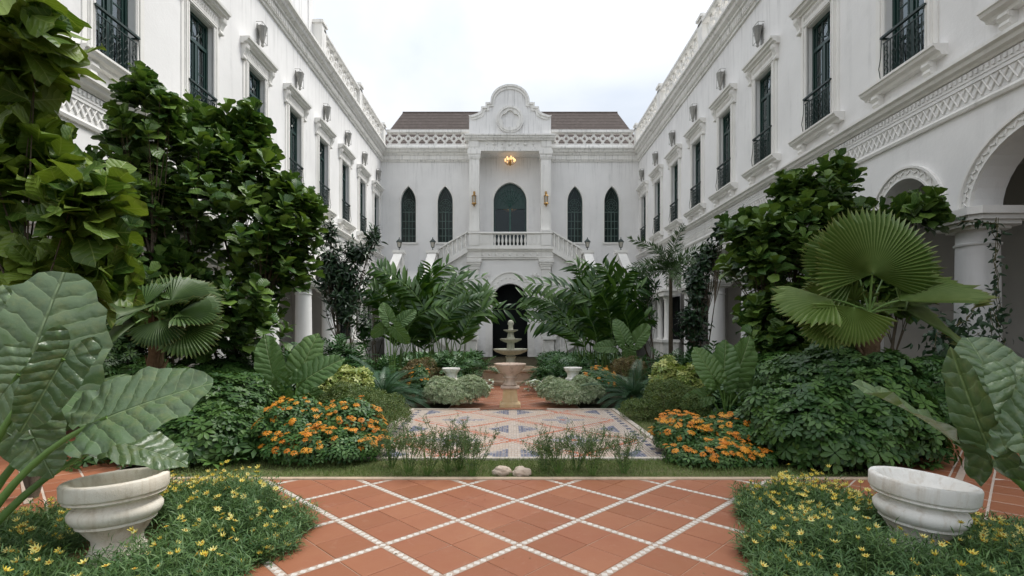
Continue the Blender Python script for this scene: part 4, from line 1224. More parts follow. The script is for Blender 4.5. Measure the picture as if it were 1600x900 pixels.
def sconce(x, label):
    r = thing('wall_sconce', (x, D0 - .03, 8.95), label, 'lantern', 'brass lanterns on the portico piers')
    mb = MB(); mb.tube([(0, 0, .55), (0, -.16, .62), (0, -.16, .45)], .025, 5); mb.lathe([(.16, .38), (.12, .42), (.05, .47), (.02, .5)], 8, (0, -.16)); mb.lathe([(.11, -.10), (.15, -.06), (.13, -.02)], 8, (0, -.16)); mb.lathe([(.02, -.22), (.05, -.14), (.03, -.1)], 8, (0, -.16))
    for i in range(4):
        a = pi / 4 + i * pi / 2; mb.tube([(.11 * cos(a), -.16 + .11 * sin(a), -.04), (.13 * cos(a), -.16 + .13 * sin(a), .38)], .014, 4)
    mb.box(-.06, .06, -.02, .03, .3, .7)
    link('lantern_frame', mb.me('lantern_frame', M['brass']), r)
    mb = MB(); mb.lathe([(.09, -.02), (.11, .37)], 8, (0, -.16)); link('lantern_glass', mb.me('lantern_glass', M['lampglass']), r)
sconce(-2.09, 'brass lantern mounted on the left pier of the balcony portico')
sconce(2.09, 'brass lantern mounted on the right pier of the balcony portico')

def chandelier(loc, label, R, n, chain):
    r = thing('chandelier', loc, label, 'chandelier', 'lit chandeliers')
    mb = MB(); mb.tube([(0, 0, .2), (0, 0, chain)], .015, 5); mb.lathe([(.02, -.22), (.07, -.15), (.04, -.08), (.09, 0), (.05, .1), (.02, .25)], 10)
    for k, (rr, z, m) in enumerate(((R, 0, n), (R * .6, .14, n // 2))):
        for i in range(m):
            a = 2 * pi * i / m + k * .3
            mb.tube([(0, 0, z - .05), (rr * .5 * cos(a), rr * .5 * sin(a), z - .16), (rr * cos(a), rr * sin(a), z - .04), (rr * cos(a), rr * sin(a), z + .05)], .014, 4)
    link('arms', mb.me('arms', M['brass']), r)
    b = MB(); b.lathe([(.03, 0), (.05, .05), (.035, .11), (.008, .15)], 7); bm_ = b.me('bulb', M['bulb'], smooth=True)
    for k, (rr, z, m) in enumerate(((R, 0, n), (R * .6, .14, n // 2))):
        for i in range(m):
            a = 2 * pi * i / m + k * .3; link('bulb', bm_, r, (rr * cos(a), rr * sin(a), z + .05))
chandelier((0, 30.45, 11.55), 'lit brass chandelier hanging in the porch above the balcony', .30, 9, .46)
chandelier((0, 32.6, 9.3), 'lit chandelier seen inside through the balcony door', .42, 10, 1.9)
# ================================================================== PLANTS
def pick_in(ells, n, shell=0.55):
    """points in a union of ellipsoids (cx,cy,cz,rx,ry,rz), biased outwards, with outward directions"""
    vol = np.array([e[3] * e[4] * e[5] for e in ells]) ** 0.7; vol /= vol.sum()
    k = RNG.choice(len(ells), n, p=vol)
    E = np.array(ells)[k]
    d = rdir(n); d[:, 2] = np.abs(d[:, 2]) * np.where(RNG.random(n) < .7, 1, -1)
    r = shell + (1 - shell) * RNG.random(n) ** 0.6
    return E[:, :3] + d * E[:, 3:6] * r[:, None], d
def branch_mesh(name, base, tips, r0, mat, nfork=6, seg=4):
    """trunk and limbs: tips grouped to forks, forks to the base"""
    base = Vector(base); mb = MB()
    T = np.array(tips); k = min(nfork, len(T))
    cen = T[RNG.choice(len(T), k, replace=False)]
    for _ in range(4):
        a = np.argmin(((T[:, None] - cen[None]) ** 2).sum(-1), 1)
        for i in range(k):
            if (a == i).any(): cen[i] = T[a == i].mean(0)
    for i in range(k):
        c = Vector(cen[i]); f = base.lerp(c, 0.62) + Vector((0, 0, -0.1 * (c - base).length))
        m1 = base.lerp(f, .5) + Vector((RNG.uniform(-.08, .08), RNG.uniform(-.08, .08), 0.12))
        mb.tube([base, m1, f], [r0 * .8, r0 * .5, r0 * .32], 7)
        for j in np.where(a == i)[0]:
            t = Vector(T[j]); m = f.lerp(t, .5) + Vector((RNG.uniform(-.06, .06), RNG.uniform(-.06, .06), -.05))
            mb.tube([f, m, t], [r0 * .26, r0 * .16, r0 * .09], 4)
    return mb
def shoots(tips, dirs, per, length, tlo, thi, S, upb=0.3, up=0.7):
    """spiral of leaves around the end of each twig"""
    n = len(tips); ax = unit(dirs + np.array([0, 0, up]))
    T = np.repeat(tips, per, 0); A = np.repeat(ax, per, 0)
    k = np.tile(np.arange(per), n) / per
    P = T - A * (length * (1 - k))[:, None]
    ph = np.tile(np.arange(per) * 2.39996, n) + np.repeat(RNG.random(n) * 6, per)
    lo = thi + (tlo - thi) * k
    n2 = len(P)
    # explicit tilt from low to high along the shoot
    ref = np.where(np.abs(A[:, 2:3]) > 0.9, np.array([[1.0, 0, 0]]), np.array([[0, 0, 1.0]]))
    a = unit(np.cross(A, ref)); b = np.cross(A, a)
    rad = a * np.cos(ph)[:, None] + b * np.sin(ph)[:, None]
    tl = lo + RNG.normal(0, .15, n2)
    D = A * np.cos(tl)[:, None] + rad * np.sin(tl)[:, None]
    N = A * np.sin(tl)[:, None] - rad * np.cos(tl)[:, None] + np.array([0, 0, upb]) + RNG.normal(size=(n2, 3)) * .1
    return frames(P, D, N, S * RNG.uniform(.72, 1.12, n2) * (1.0 - 0.25 * k))

FIG = lambda L, q: blade(L, L * .86, 6, 4, 'fig', .10 + .14 * q, .09, .02 + .01 * q, 2.4, curl=.22 * (q - 1))
FIGM = lambda L, q: blade(L, L * .86, 5, 2, 'fig', .10 + .14 * q, .09, .02 + .01 * q, 2.4, curl=.22 * (q - 1))
def fig_tree(base, ells, ntips, leafL, label, mat, per=8, limit=300, r0=.06, shell=.5, up=.9, group='fiddle leaf fig trees along the wings'):
    root = thing('fig_tree', base, label, 'tree', group)
    tips, d = pick_in(ells, ntips, shell)
    tips[:, 2] = np.maximum(tips[:, 2], .35)
    mb = branch_mesh('limbs', (0, 0, 0), [tuple(t - np.array(base)) for t in tips[::5]], r0, M['trunk'], 6)
    link('trunk', mb.me('trunk', M['trunk'], smooth=True, recalc=False), root)
    mats = shoots(tips, d, per, leafL * 1.0, radians(14), radians(70), 1.0, .10, up)
    leafy(root, mats, [(FIG if base[1] < 5 else FIGM)(leafL, q) for q in range(3)], mat, limit=limit)
    return root
def E(px, py, rx, ry, Y, ryd=None):
    x, y, z = at(px, py, Y); k = Y / 800.0
    return (x, y, z, rx * k, (ryd if ryd else rx * k), ry * k)
# near tree at the left edge
fig_tree((-4.05, 4.35, 0), [E(40, 100, 75, 85, 4.1, .4), E(130, 330, 75, 70, 4.1, .35), E(20, 300, 90, 110, 4.2, .5), E(60, 420, 110, 60, 4.4, .5), E(10, 60, 50, 90, 4.0, .4), E(60, 40, 45, 40, 3.9, .3), E(60, 220, 70, 60, 4.3, .4), E(150, 420, 60, 40, 4.3, .3)], 92, .33,
         'near fig tree with large light green leaves at the left edge', M['fig_near'], 8, 300, .04, .2, .8)
# big fig thicket left
fig_tree((-4.9, 9.0, 0), [E(345, 340, 150, 140, 8.8, 1.3), E(340, 235, 75, 75, 8.8, .8), E(420, 360, 85, 95, 9.0, 1.0), E(330, 480, 130, 95, 8.6, 1.1), E(250, 330, 90, 110, 8.4, 1.0), E(400, 260, 30, 50, 8.8, .4), E(455, 320, 40, 50, 9, .5), E(345, 200, 30, 40, 8.8, .4), E(320, 500, 130, 75, 8.4, .9), E(395, 200, 22, 40, 8.8, .3), E(300, 190, 24, 45, 8.8, .3), E(455, 430, 40, 65, 9.0, .5), E(470, 370, 30, 40, 9.2, .4)], 540, .275,
         'broad fig tree with a dense dark crown in front of the left wing', M['fig'], 9, 300, .05, .35, 1.8)
fig_tree((-5.3, 7.9, 0), [E(228, 200, 48, 85, 7.8, .5), E(190, 320, 75, 90, 7.8, .7), E(215, 430, 75, 80, 7.6, .7), E(225, 150, 28, 40, 7.8, .3), E(258, 170, 20, 35, 7.8, .25), E(175, 250, 30, 60, 7.8, .3)], 170, .26,
         'slim fig tree whose pointed top rises between the edge tree and the broad one', M['fig'], 9, 300, .05, .4, 1.1)
fig_tree((4.9, 9.6, 0), [E(1240, 410, 118, 110, 9.6, 1.1), E(1275, 300, 72, 48, 9.6, .7), E(1180, 375, 62, 55, 9.4, .6), E(1235, 500, 85, 60, 9.2, .8), E(1330, 350, 55, 45, 9.6, .6), E(1250, 530, 100, 50, 9.0, .7), E(1240, 285, 25, 35, 9.6, .3), E(1305, 275, 25, 35, 9.6, .3)], 420, .285,
         'fig tree with a wide crown in front of the right wing', M['fig'], 9, 300, .05, .35, 1.5)
fig_tree((6.3, 8.6, 0), [E(1435, 330, 42, 42, 8.5, .4), E(1400, 440, 60, 60, 8.6, .5)], 60, .28,
         'small fig tree half hidden behind the fan palm near the right column', M['fig'], 8, 250, .05, .4, 1.0)

# ---------------- elephant ears (giant leaves, each a part with its stalk)
def ear_leaf(L, wf=.62, back=.34, nr=9, na=56, wav=.03, droop=.25, fold=.12, seed=0):
    """sagittate leaf; stalk joins at origin, tip along +x, two lobes behind"""
    rg = np.random.default_rng(seed)
    th = np.linspace(-pi, pi, na + 1)
    a = np.abs(th)
    r = np.interp(a, np.radians([0, 8, 20, 40, 65, 90, 115, 135, 150, 163, 173, 180]), [.98, .965, .90, .75, .61, .53, .54, .56, .54, .44, .22, .05])
    wide = np.interp(a, [0, pi / 5, pi / 2, pi], [wf / 1.25, wf / 1.12, wf / 1.06, .8])
    rho = np.linspace(0, 1, nr + 1)
    R, T = np.meshgrid(rho, th, indexing='ij')
    rr = R * (r * (1 + .018 * np.sin(th * 17 + seed) * 1 + .012 * np.sin(th * 31)))[None, :]
    X = rr * np.cos(T) * np.where(np.abs(T) > pi / 2, back / .34 * .8, 1.0); Y = rr * np.sin(T) * wide[None, :]
    ph = rg.random() * 6
    ue = X - .75 * np.abs(Y)
    Z = -droop * np.clip(X, 0, 1) ** 2 - droop * .7 * np.clip(-X, 0, 1) ** 1.5 + fold * np.abs(Y) + wav * R ** 3 * np.sin(T * 11 + ph) + wav * .6 * R ** 2 * np.sin(T * 19 + ph * 2) - .22 * fold * 4 * Y ** 2
    Z += .0045 * np.cos((ue + .25 * Y * Y) * 2 * pi * 6 + .8 * np.sin(Y * 7 + ph)) * np.clip(np.abs(Y) * 9, 0, 1) * np.sqrt(R) * (.6 + .5 * np.sin(X * 9 + Y * 5 + ph))
    Z += .006 * np.sin(X * 23 + 3 * np.sin(Y * 14 + ph)) * np.sin(Y * 27 + ph) * R       # quilting between the veins
    V = np.stack([X * L, Y * L, Z * L], -1).reshape(-1, 3)
    UV = np.stack([X, Y], -1).reshape(-1, 2)
    i, j = np.meshgrid(np.arange(nr), np.arange(na), indexing='ij')
    m = na + 1; q = (i * m + j).ravel()
    F = np.stack([q, q + m, q + m + 1, q + 1], -1)
    return V, F, UV
def curve(p0, p1, bow, n=10):
    p0, p1, bow = Vector(p0), Vector(p1), Vector(bow)
    c = (p0 + p1) / 2 + bow
    return [(1 - t) ** 2 * p0 + 2 * t * (1 - t) * c + t * t * p1 for t in [i / n for i in range(n + 1)]]
def elephant_ear(base, leaves, label, mat, rs=.018, group='elephant ear plants'):
    """leaves: (hub xyz, tip xyz, face normal, width factor, droop, fold)"""
    root = thing('elephant_ear', base, label, 'plant', group)
    b = Vector(base)
    for i, (hub, tip, nrm, wf, dr, fo) in enumerate(leaves):
        hub, tip = np.array(hub, float), np.array(tip, float)
        D = tip - hub; L = np.linalg.norm(D)
        v, f, u = ear_leaf(L, wf, seed=i * 7 + int(abs(b.x) * 10), droop=dr, fold=fo)
        me = np_mesh('leaf', v, f, u, None, mat)
        o = bpy.data.objects.new('leaf', me); COL.objects.link(o); o.parent = root
        fr = frames([hub - np.array(base)], [D], [nrm])[0]
        o.matrix_basis = Matrix(fr.tolist())
        mb = MB(); hp = Vector(hub) - b
        bow = Vector((hp.x * -.18, hp.y * -.1, .12 + .10 * hp.length))
        pts = curve((RNG.uniform(-.03, .03), RNG.uniform(-.03, .03), -.02), hp, bow)
        mb.tube(pts, [rs * (1.35 - .75 * k / 10) for k in range(11)], 8)
        # midrib continuing under the blade
        z = Vector(fr[:3, 2]); dd = Vector(D / L)
        link('stalk', mb.me('stalk', M['stem'], smooth=True, recalc=False), root)
    return root
A3 = lambda px, py, Y: at(px, py, Y)
# foreground left clump
elephant_ear((-3.05, 2.75, 0), [
    (A3(30, 610, 3.25), A3(95, 415, 3.45), (0.25, -1.0, .25), 1.02, .10, .10),
    (A3(168, 652, 2.80), A3(330, 588, 2.95), (-.18, -.85, .62), .88, .10, .14),
    (A3(118, 640, 3.10), A3(190, 560, 3.7), (.1, -.75, .65), 1.0, .22, .2),
    (A3(30, 585, 2.75), A3(-60, 690, 2.65), (.3, -.9, .4), .8, .2, .12),
    (A3(100, 560, 2.70), A3(30, 680, 2.60), (.75, -.6, .3), .55, .15, .35),
    (A3(35, 640, 2.9), A3(70, 745, 2.8), (.2, -.9, .3), .8, .2, .12),
    (A3(180, 690, 3.3), A3(300, 715, 3.45), (.1, -.45, .9), .75, .15, .08),
    (A3(-30, 470, 3.0), A3(-90, 560, 2.9), (.3, -.9, .4), .7, .2, .1),
], 'huge elephant ear plant beside the left urn in the foreground', M['alo'], .021)
elephant_ear((3.15, 2.75, 0), [
    (A3(1568, 628, 2.85), A3(1518, 520, 3.0), (-.25, -1.0, .22), 1.0, .10, .10),
    (A3(1490, 690, 2.9), A3(1347, 578, 2.75), (.48, -.28, .85), .34, .12, .30),
    (A3(1545, 700, 2.75), A3(1480, 548, 2.7), (-.85, -.5, .1), .34, .10, .25),
    (A3(1600, 680, 2.6), A3(1660, 560, 2.6), (-.2, -1, .2), .6, .12, .12),
    (A3(1590, 600, 2.7), A3(1625, 720, 2.5), (-.2, -.9, .4), .7, .2, .12),
    (A3(1640, 640, 3.0), A3(1720, 600, 3.0), (-.2, -.9, .4), .7, .2, .12),
], 'huge elephant ear plant beside the right urn in the foreground', M['alo'], .02)
def small_ears(px, py, Y, spec, label, mat, sc=1.0):
    b = at(px, py, Y); b = (b[0], b[1], 0.0)
    lv = []
    for (dx, dy, ang, L, fx) in spec:
        hub = at(px + dx, py + dy, Y); hub = (hub[0], Y + fx * .2, hub[2])
        a = radians(ang); Lm = L * Y / 800
        tip = (hub[0] + Lm * cos(a), hub[1] + .08, hub[2] + Lm * sin(a))
        lv.append((hub, tip, (.25 * fx, -1, .35), .72, .18, .16))
    return elephant_ear(b, lv, label, mat, .014)
small_ears(455, 640, 7.6, [(-30, -60, 108, 62, 0), (5, -55, 70, 70, 1), (32, -50, 35, 62, -1), (-12, -22, 250, 46, 0), (-45, -35, 150, 42, 1), (25, -18, -40, 44, 1)], 'light green elephant ear between the left fig tree and the yellow shrub', M['alomid'])
small_ears(1135, 640, 7.6, [(-5, -50, 80, 62, 0), (25, -55, 62, 68, 1), (-30, -55, 118, 50, -1), (-35, -20, 200, 40, 0), (12, -20, -60, 40, 1), (40, -30, 10, 40, 1)], 'light green elephant ear between the yellow shrub and the right umbrella bush', M['alomid'])
small_ears(612, 560, 13.2, [(-5, -62, 115, 30, 0), (12, -58, 40, 30, 1), (10, -45, -50, 30, -1), (-16, -48, 210, 28, 1)], 'round leaved grey green plant below the left ginger clump', M['alomid'])
small_ears(980, 560, 13.2, [(-5, -30, 110, 36, 0), (18, -28, 50, 36, 1), (0, -12, -80, 28, -1), (-22, -18, 180, 30, 1)], 'broad leaved plant at the foot of the right ginger clump', M['alomid'])

# ---------------- fan palms: pleated, toothed round fans
def fan_leaf(R, arc=330, n=64, dish=.25, tooth=.26, droop=.15, seed=0):
    rg = np.random.default_rng(seed)
    na = n * 2
    th = np.radians(np.linspace(-arc / 2, arc / 2, na + 1))
    rho = np.array([0.02, .18, .40, .62, .80, .92, 1.0])
    Rr, T = np.meshgrid(rho, th, indexing='ij')
    k = np.arange(na + 1) % 2
    edge = 1 - .10 * (np.abs(th) / pi) ** 2 + rg.normal(0, .006, na + 1)
    rr = Rr * edge[None, :]
    rr[-1, :] *= np.where(k == 1, 1 + tooth * .35, 1 - tooth * .5)
    pleat = np.where(k == 1, 1, -1)[None, :] * .028 * np.sqrt(Rr) * np.minimum(1, Rr * 4)
    X = rr * np.cos(T); Y = rr * np.sin(T)
    Z = dish * (np.abs(Y) ** 1.5) * .6 - droop * rr ** 2 * np.clip(np.cos(T), -.2, 1) + pleat
    Z += .04 * rr * np.sin(T * 3 + seed)
    sg = rg.uniform(.0, 1.0, na // 2 + 1)[np.arange(na + 1) // 2]; tipm = np.clip((Rr - .80) / .20, 0, 1) ** 2
    Z -= tipm * sg[None, :] * .12
    X *= 1 - tipm * sg[None, :] * .05; Y *= 1 - tipm * sg[None, :] * .05
    V = np.stack([X * R, Y * R, Z * R], -1).reshape(-1, 3)
    UV = np.stack([Rr, np.tile(k * 1.0, (len(rho), 1))], -1).reshape(-1, 2)
    i, j = np.meshgrid(np.arange(len(rho) - 1), np.arange(na), indexing='ij')
    m = na + 1; q = (i * m + j).ravel()
    return V, np.stack([q, q + m, q + m + 1, q + 1], -1), UV
def fan_palm(base, top, rt, fans, label, mat, group='fan palms'):
    root = thing('fan_palm', base, label, 'palm tree', group)
    b = Vector(base); t = Vector(top)
    mb = MB(); n = 14; pts = [(t - b) * (i / n) for i in range(n + 1)]
    mb.tube([Vector(p) + Vector((.01 * sin(i * 2), 0, 0)) for i, p in enumerate(pts)], [rt * (1.25 - .25 * i / n + .14 * (i % 2)) for i in range(n + 1)], 12)
    for i in range(26):                                 # old leaf bases
        z = RNG.uniform(.25, 1); a = RNG.random() * 2 * pi; p = (t - b) * z
        q = p + Vector((cos(a) * rt, sin(a) * rt, -.02)); mb.tube([q, q + Vector((cos(a) * .05, sin(a) * .05, .10)), q + Vector((cos(a) * .07, sin(a) * .07, .17))], [.02, .014, .005], 5)
    link('trunk', mb.me('trunk', M['palmtrunk'], smooth=True, recalc=False), root)
    for i, (hub, dirv, nrm, R, arc, droop) in enumerate(fans):
        v, f, u = fan_leaf(R, arc, max(12, int(arc / (4.6 if R > .6 else 6.0))), seed=i + 3, droop=droop)
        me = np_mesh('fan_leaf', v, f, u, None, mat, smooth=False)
        o = bpy.data.objects.new('fan_leaf', me); COL.objects.link(o); o.parent = root
        fr = frames([np.array(hub) - np.array(base)], [dirv], [nrm])[0]
        o.matrix_basis = Matrix(fr.tolist())
        mb = MB(); hp = Vector(hub) - b
        mb.tube(curve(t - b, hp, (0, 0, .05)), [.016 - .0006 * k for k in range(11)], 6)
        link('stalk', mb.me('stalk', M['stem'], smooth=True, recalc=False), root)
    return root
Yp = 6.1; tp = at(1358, 490, Yp)
fan_palm((at(1365, 600, Yp)[0], Yp, 0), tp, .085, [
    (at(1363, 428, 5.95), (.06, .05, 1), (.05, -1, .12), .76, 232, .05),
    (at(1340, 425, 6.35), (-.75, .1, .62), (.3, -1, .15), .66, 190, .10),
    (at(1385, 425, 6.4), (.62, .1, .7), (-.2, -1, .1), .66, 190, .10),
    (at(1405, 470, 5.9), (1, -.1, .36), (-.30, -.35, .88), .78, 120, .08),
    (at(1415, 485, 6.2), (1, .1, -.22), (.1, -.55, .8), .66, 110, .15),
    (at(1335, 480, 5.7), (-.35, -.3, -1), (-.15, -1, .45), .42, 165, .2),
    (at(1300, 468, 5.9), (-1, -.2, -.10), (0, -.5, .9), .60, 120, .2),
    (at(1300, 490, 5.9), (-.6, -.3, -.6), (-.3, -1, .4), .42, 200, .15),
    (at(1390, 480, 6.6), (.5, .8, .4), (-.2, .2, 1), .6, 260, .2),
    (at(1335, 470, 6.6), (-.6, .8, .4), (.2, .2, 1), .6, 260, .2),
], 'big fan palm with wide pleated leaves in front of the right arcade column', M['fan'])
Yq = 6.4; tq = at(243, 495, Yq)
fan_palm((at(243, 590, Yq)[0], Yq, 0), tq, .075, [
    (at(243, 475, 6.3), (-.1, .9, .35), (0, -.75, .75), .62, 320, .35),
    (at(225, 478, 6.2), (-.9, -.1, .25), (.1, -.6, .8), .50, 190, .35),
    (at(268, 470, 6.4), (.8, .3, .35), (-.1, -.7, .7), .52, 200, .3),
    (at(280, 488, 6.1), (1, -.1, .15), (.0, -.5, .85), .44, 150, .25),
    (at(286, 510, 6.0), (.85, -.3, -.35), (.2, -.8, .6), .40, 160, .35),
    (at(212, 505, 6.1), (-1, -.2, -.2), (0, -.6, .9), .36, 130, .3),
    (at(250, 500, 5.9), (.3, -.6, -.6), (.1, -1, .6), .34, 160, .3),
    (at(190, 480, 6.6), (-1, .3, .1), (0, -.5, .9), .50, 170, .3),
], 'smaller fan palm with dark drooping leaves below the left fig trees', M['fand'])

# ---------------- bushes made of leaf rosettes
def rosette(L, W, n, tilt, shape='obov', bend=.2, nl=3, fold=.12, nw=1):
    parts = []
    for i in range(n):
        a = 2 * pi * i / n + (i % 2) * .12
        v, f, u = blade(L * (1 - .08 * (i % 3)), W, nl, nw, shape, bend, fold if nw > 1 else 0)
        t = radians(tilt + 5 * (i % 2))
        R = np.array([[cos(a), -sin(a), 0], [sin(a), cos(a), 0], [0, 0, 1]]) @ np.array([[cos(t), 0, -sin(t)], [0, 1, 0], [sin(t), 0, cos(t)]])
        parts.append(((v + np.array([.012, 0, 0])) @ R.T, f, u))
    return join(parts)
def surf_pts(ells, n, low=-.25):
    """points near the outer surface of a union of ellipsoids, above ground"""
    P, Dd = [], []
    w_ = np.array([(e[3] * e[4] + e[3] * e[5] + e[4] * e[5]) for e in ells]); w_ /= w_.sum()
    while sum(map(len, P)) < n:
        k = RNG.choice(len(ells), n, p=w_); Ea = np.array(ells)[k]
        d = rdir(n)
        r = 1 - .28 * RNG.random(n) ** 1.6 + RNG.normal(0, .035, n)
        p = Ea[:, :3] + d * Ea[:, 3:6] * r[:, None]
        ok = (d[:, 2] > low) & (p[:, 2] > .02)
        for q, e in enumerate(ells):
            inside = (((p - np.array(e[:3])) / np.array(e[3:6])) ** 2).sum(-1) < .5
            ok &= ~(inside & (k != q))
        P.append(p[ok]); Dd.append(unit(d[ok] / Ea[ok][:, 3:6]))
    return np.concatenate(P)[:n], np.concatenate(Dd)[:n]
def core(root, ells, mat, k=.72):
    """twiggy inner mass: short dark branching stems filling the bush"""
    mb = MB(); L = Vector(root.location)
    for e in ells:
        for i in range(16):
            d = Vector(rdir(1)[0]); d.z = abs(d.z)
            p = Vector((e[0], e[1], max(e[2] - e[5] * .6, .0))); q = Vector(e[:3]) + Vector((d.x * e[3], d.y * e[4], d.z * e[5])) * .85
            m = p.lerp(q, .5) + Vector((0, 0, .05)); mb.tube([p - L, m - L, q - L], [.014, .009, .004], 4)
    return link('stems', mb.me('stems', mat, recalc=False), root)
def bumpy(ells, k=9):
    o = list(ells)
    for e in ells:
        for i in range(k):
            d = rdir(1)[0]; d[2] = abs(d[2]); q = RNG.uniform(.22, .38)
            o.append((e[0] + d[0] * e[3] * .82, e[1] + d[1] * e[4] * .82, e[2] + d[2] * e[5] * .82, e[3] * q, e[4] * q, e[5] * q))
    return o
def bush(name, base, ells, n, tpls, mat, label, cat='shrub', group=None, S=(.75, 1.2), upb=.5, jit=.5, low=-.25, leafname='foliage', layers=1.0):
    root = thing(name, base, label, cat, group)
    P, Dd = surf_pts(bumpy(ells), n, low)
    N = unit(Dd + np.array([0, 0, upb]) + RNG.normal(size=(n, 3)) * jit * .5)
    D = np.cross(N, rdir(n))
    leafy(root, frames(P, D, N, RNG.uniform(*S, n)), tpls, mat, individually=False, stuffname=leafname)
    if layers: core(root, ells, M['twig'])
    return root
SCN = [rosette(.11, .050, 7, 8, 'round', .14, 3, nw=2), rosette(.095, .046, 7, 18, 'round', .12, 3, nw=2), rosette(.12, .050, 8, 0, 'round', .2, 3, nw=2)]
SCH = [rosette(.115, .05, 7, 4, 'obov', .35, 2), rosette(.10, .045, 7, 12, 'obov', .3, 2)]
def EB(px0, px1, pyt, Y, ryd=None, zc=.35):
    """bush ellipsoid from its photo extents: left, right, top"""
    x0, x1 = (px0 - 797) * Y / 800, (px1 - 797) * Y / 800
    zt = 1.4 - (pyt - 520) * Y / 800
    c = zt * zc
    return ((x0 + x1) / 2, Y, c, (x1 - x0) / 2, ryd or (x1 - x0) / 2 * .8, zt - c)
def B(px, Y): return ((px - 797) * Y / 800, Y, 0)
UB = 'umbrella bushes with palmate leaves'
bush('umbrella_bush', B(1310, 6.0), [EB(1190, 1430, 548, 6.2, .95), EB(1170, 1330, 600, 5.7, .7), EB(1290, 1445, 600, 5.9, .7), EB(1210, 1400, 640, 5.45, .5), EB(1250, 1360, 540, 6.6, .6)], 3900, SCN, M['scheff'],
     'large glossy dark umbrella bush to the right of the orange flowers, behind the right kerb', group=UB, S=(.6, 1.12))
bush('umbrella_bush', B(330, 6.2), [EB(240, 420, 585, 6.5, .9), EB(255, 400, 640, 5.8, .6), EB(300, 440, 600, 7.0, .7)], 2400, SCN, M['scheff'],
     'dark umbrella bush between the left fan palm and the orange flowers', group=UB, S=(.6, 1.05))
bush('umbrella_bush', B(150, 7.4), [EB(90, 260, 480, 7.6, .6), EB(60, 200, 520, 7.2, .6), EB(180, 300, 560, 7.2, .6)], 2200, SCH, M['scheff'],
     'tall dark umbrella bush behind the stem of the left fan palm', group=UB, S=(.6, 1.0))
bush('umbrella_bush', B(330, 8.2), [EB(270, 420, 560, 8.4, .8), EB(350, 440, 570, 8.6, .6)], 1500, SCH, M['scheffl'],
     'low umbrella bush under the broad left fig tree', group=UB, S=(.7, 1.1))
bush('umbrella_bush', B(1450, 8.0), [EB(1390, 1520, 560, 7.6, .6), EB(1440, 1560, 610, 7.0, .6)], 1500, SCH, M['scheffl'],
     'lighter umbrella bush behind the fan palm at the foot of the right column', group=UB, S=(.7, 1.1))
bush('umbrella_bush', B(1190, 8.6), [EB(1140, 1250, 555, 8.8, .7)], 900, SCH, M['scheffl'],
     'small umbrella bush below the right fig crown', group=UB, S=(.7, 1.1))

# ---- orange lantana with individual flower heads
def flowerhead(R, n, mat2=None):
    parts = []
    for i in range(n):
        a = i * 2.39996; el = radians(82 - 74 * (i / n) ** .6)
        v, f, u = blade(R * .62, R * .5, 1, 2, 'obov', .5, -.3, tip=.5)
        Rz = np.array([[cos(a), -sin(a), 0], [sin(a), cos(a), 0], [0, 0, 1]])
        Ry = np.array([[cos(-.2), 0, sin(-.2)], [0, 1, 0], [-sin(-.2), 0, cos(-.2)]])
        c = np.array([cos(el) * R * .62, 0, sin(el) * R * .4])
        parts.append(((v @ Ry.T + c) @ Rz.T, f, u))
    return join(parts)
LHEAD = [flowerhead(.029, 15), flowerhead(.036, 18)]
LEAFS = [rosette(.055, .028, 5, 15, 'ov', .3), rosette(.062, .03, 4, 5, 'ov', .35)]
def flowering(name, base, ells, nf, nl, lt, lmat, ft, fmat, label, cat, group, fpart='flower', S=(.8, 1.15), stand=.05, fsc=(.7, 1.2), topbias=.1, cmat=None):
    root = bush(name, base, ells, nl, lt, lmat, label, cat, group, S, .6)
    P, Dd = surf_pts(ells, nf * 3, topbias)
    # flowers gather in loose drifts
    keep = np.argsort(np.sin(P[:, 0] * 7 + 1) * np.sin(P[:, 1] * 6) * .5 + RNG.normal(size=len(P)) * .8)[:nf]
    P, Dd = P[keep] + Dd[keep] * stand, Dd[keep]
    N = unit(Dd * .7 + np.array([0, -.25, .9]) + RNG.normal(size=(nf, 3)) * .22)
    leafy(root, frames(P, np.cross(N, rdir(nf)), N, RNG.uniform(*fsc, nf)), ft, fmat, name=fpart, limit=300, stuffname='small_flowers')
    return root
OG = 'orange flower bushes beside the mosaic'
flowering('orange_flower_bush', B(500, 5.9), [EB(406, 515, 626, 5.9, .42), EB(480, 600, 624, 6.1, .42), EB(410, 590, 672, 5.55, .30), EB(560, 612, 672, 5.8, .25)], 330, 2600, LEAFS, M['lantleaf'], LHEAD, M['orange'],
          'bush of orange flower clusters at the left front corner of the mosaic', 'flower bush', OG)
flowering('orange_flower_bush', B(1115, 5.9), [EB(1022, 1110, 648, 6.0, .42), EB(1085, 1190, 652, 6.0, .42), EB(1040, 1180, 690, 5.5, .28), EB(1150, 1212, 700, 5.5, .22)], 340, 2400, LEAFS, M['lantleaf'], LHEAD, M['orange'],
          'bush of orange flower clusters at the right front corner of the mosaic', 'flower bush', OG)
def small_leaves(L=.03, W=.014): return [rosette(L, W, 4, 25, 'ov', .2, 2), rosette(L * 1.2, W, 3, 40, 'ov', .2, 2)]
SM = small_leaves()
bush('olive_shrub', B(575, 7.6), [EB(500, 590, 602, 7.9, .6), EB(560, 640, 618, 7.3, .5), EB(520, 620, 606, 7.6, .5)], 5200, SM, M['olive'], 'fine leaved olive green shrub sloping down to the left edge of the mosaic', group='fine leaved shrubs', jit=1.4)
bush('olive_shrub', B(1050, 8.0), [EB(1005, 1075, 594, 8.3, .5), EB(970, 1050, 625, 8.3, .35), EB(1040, 1105, 602, 8.0, .5)], 5200, SM, M['olive'], 'fine leaved olive green shrub near the right edge of the mosaic', group='fine leaved shrubs', jit=1.4)
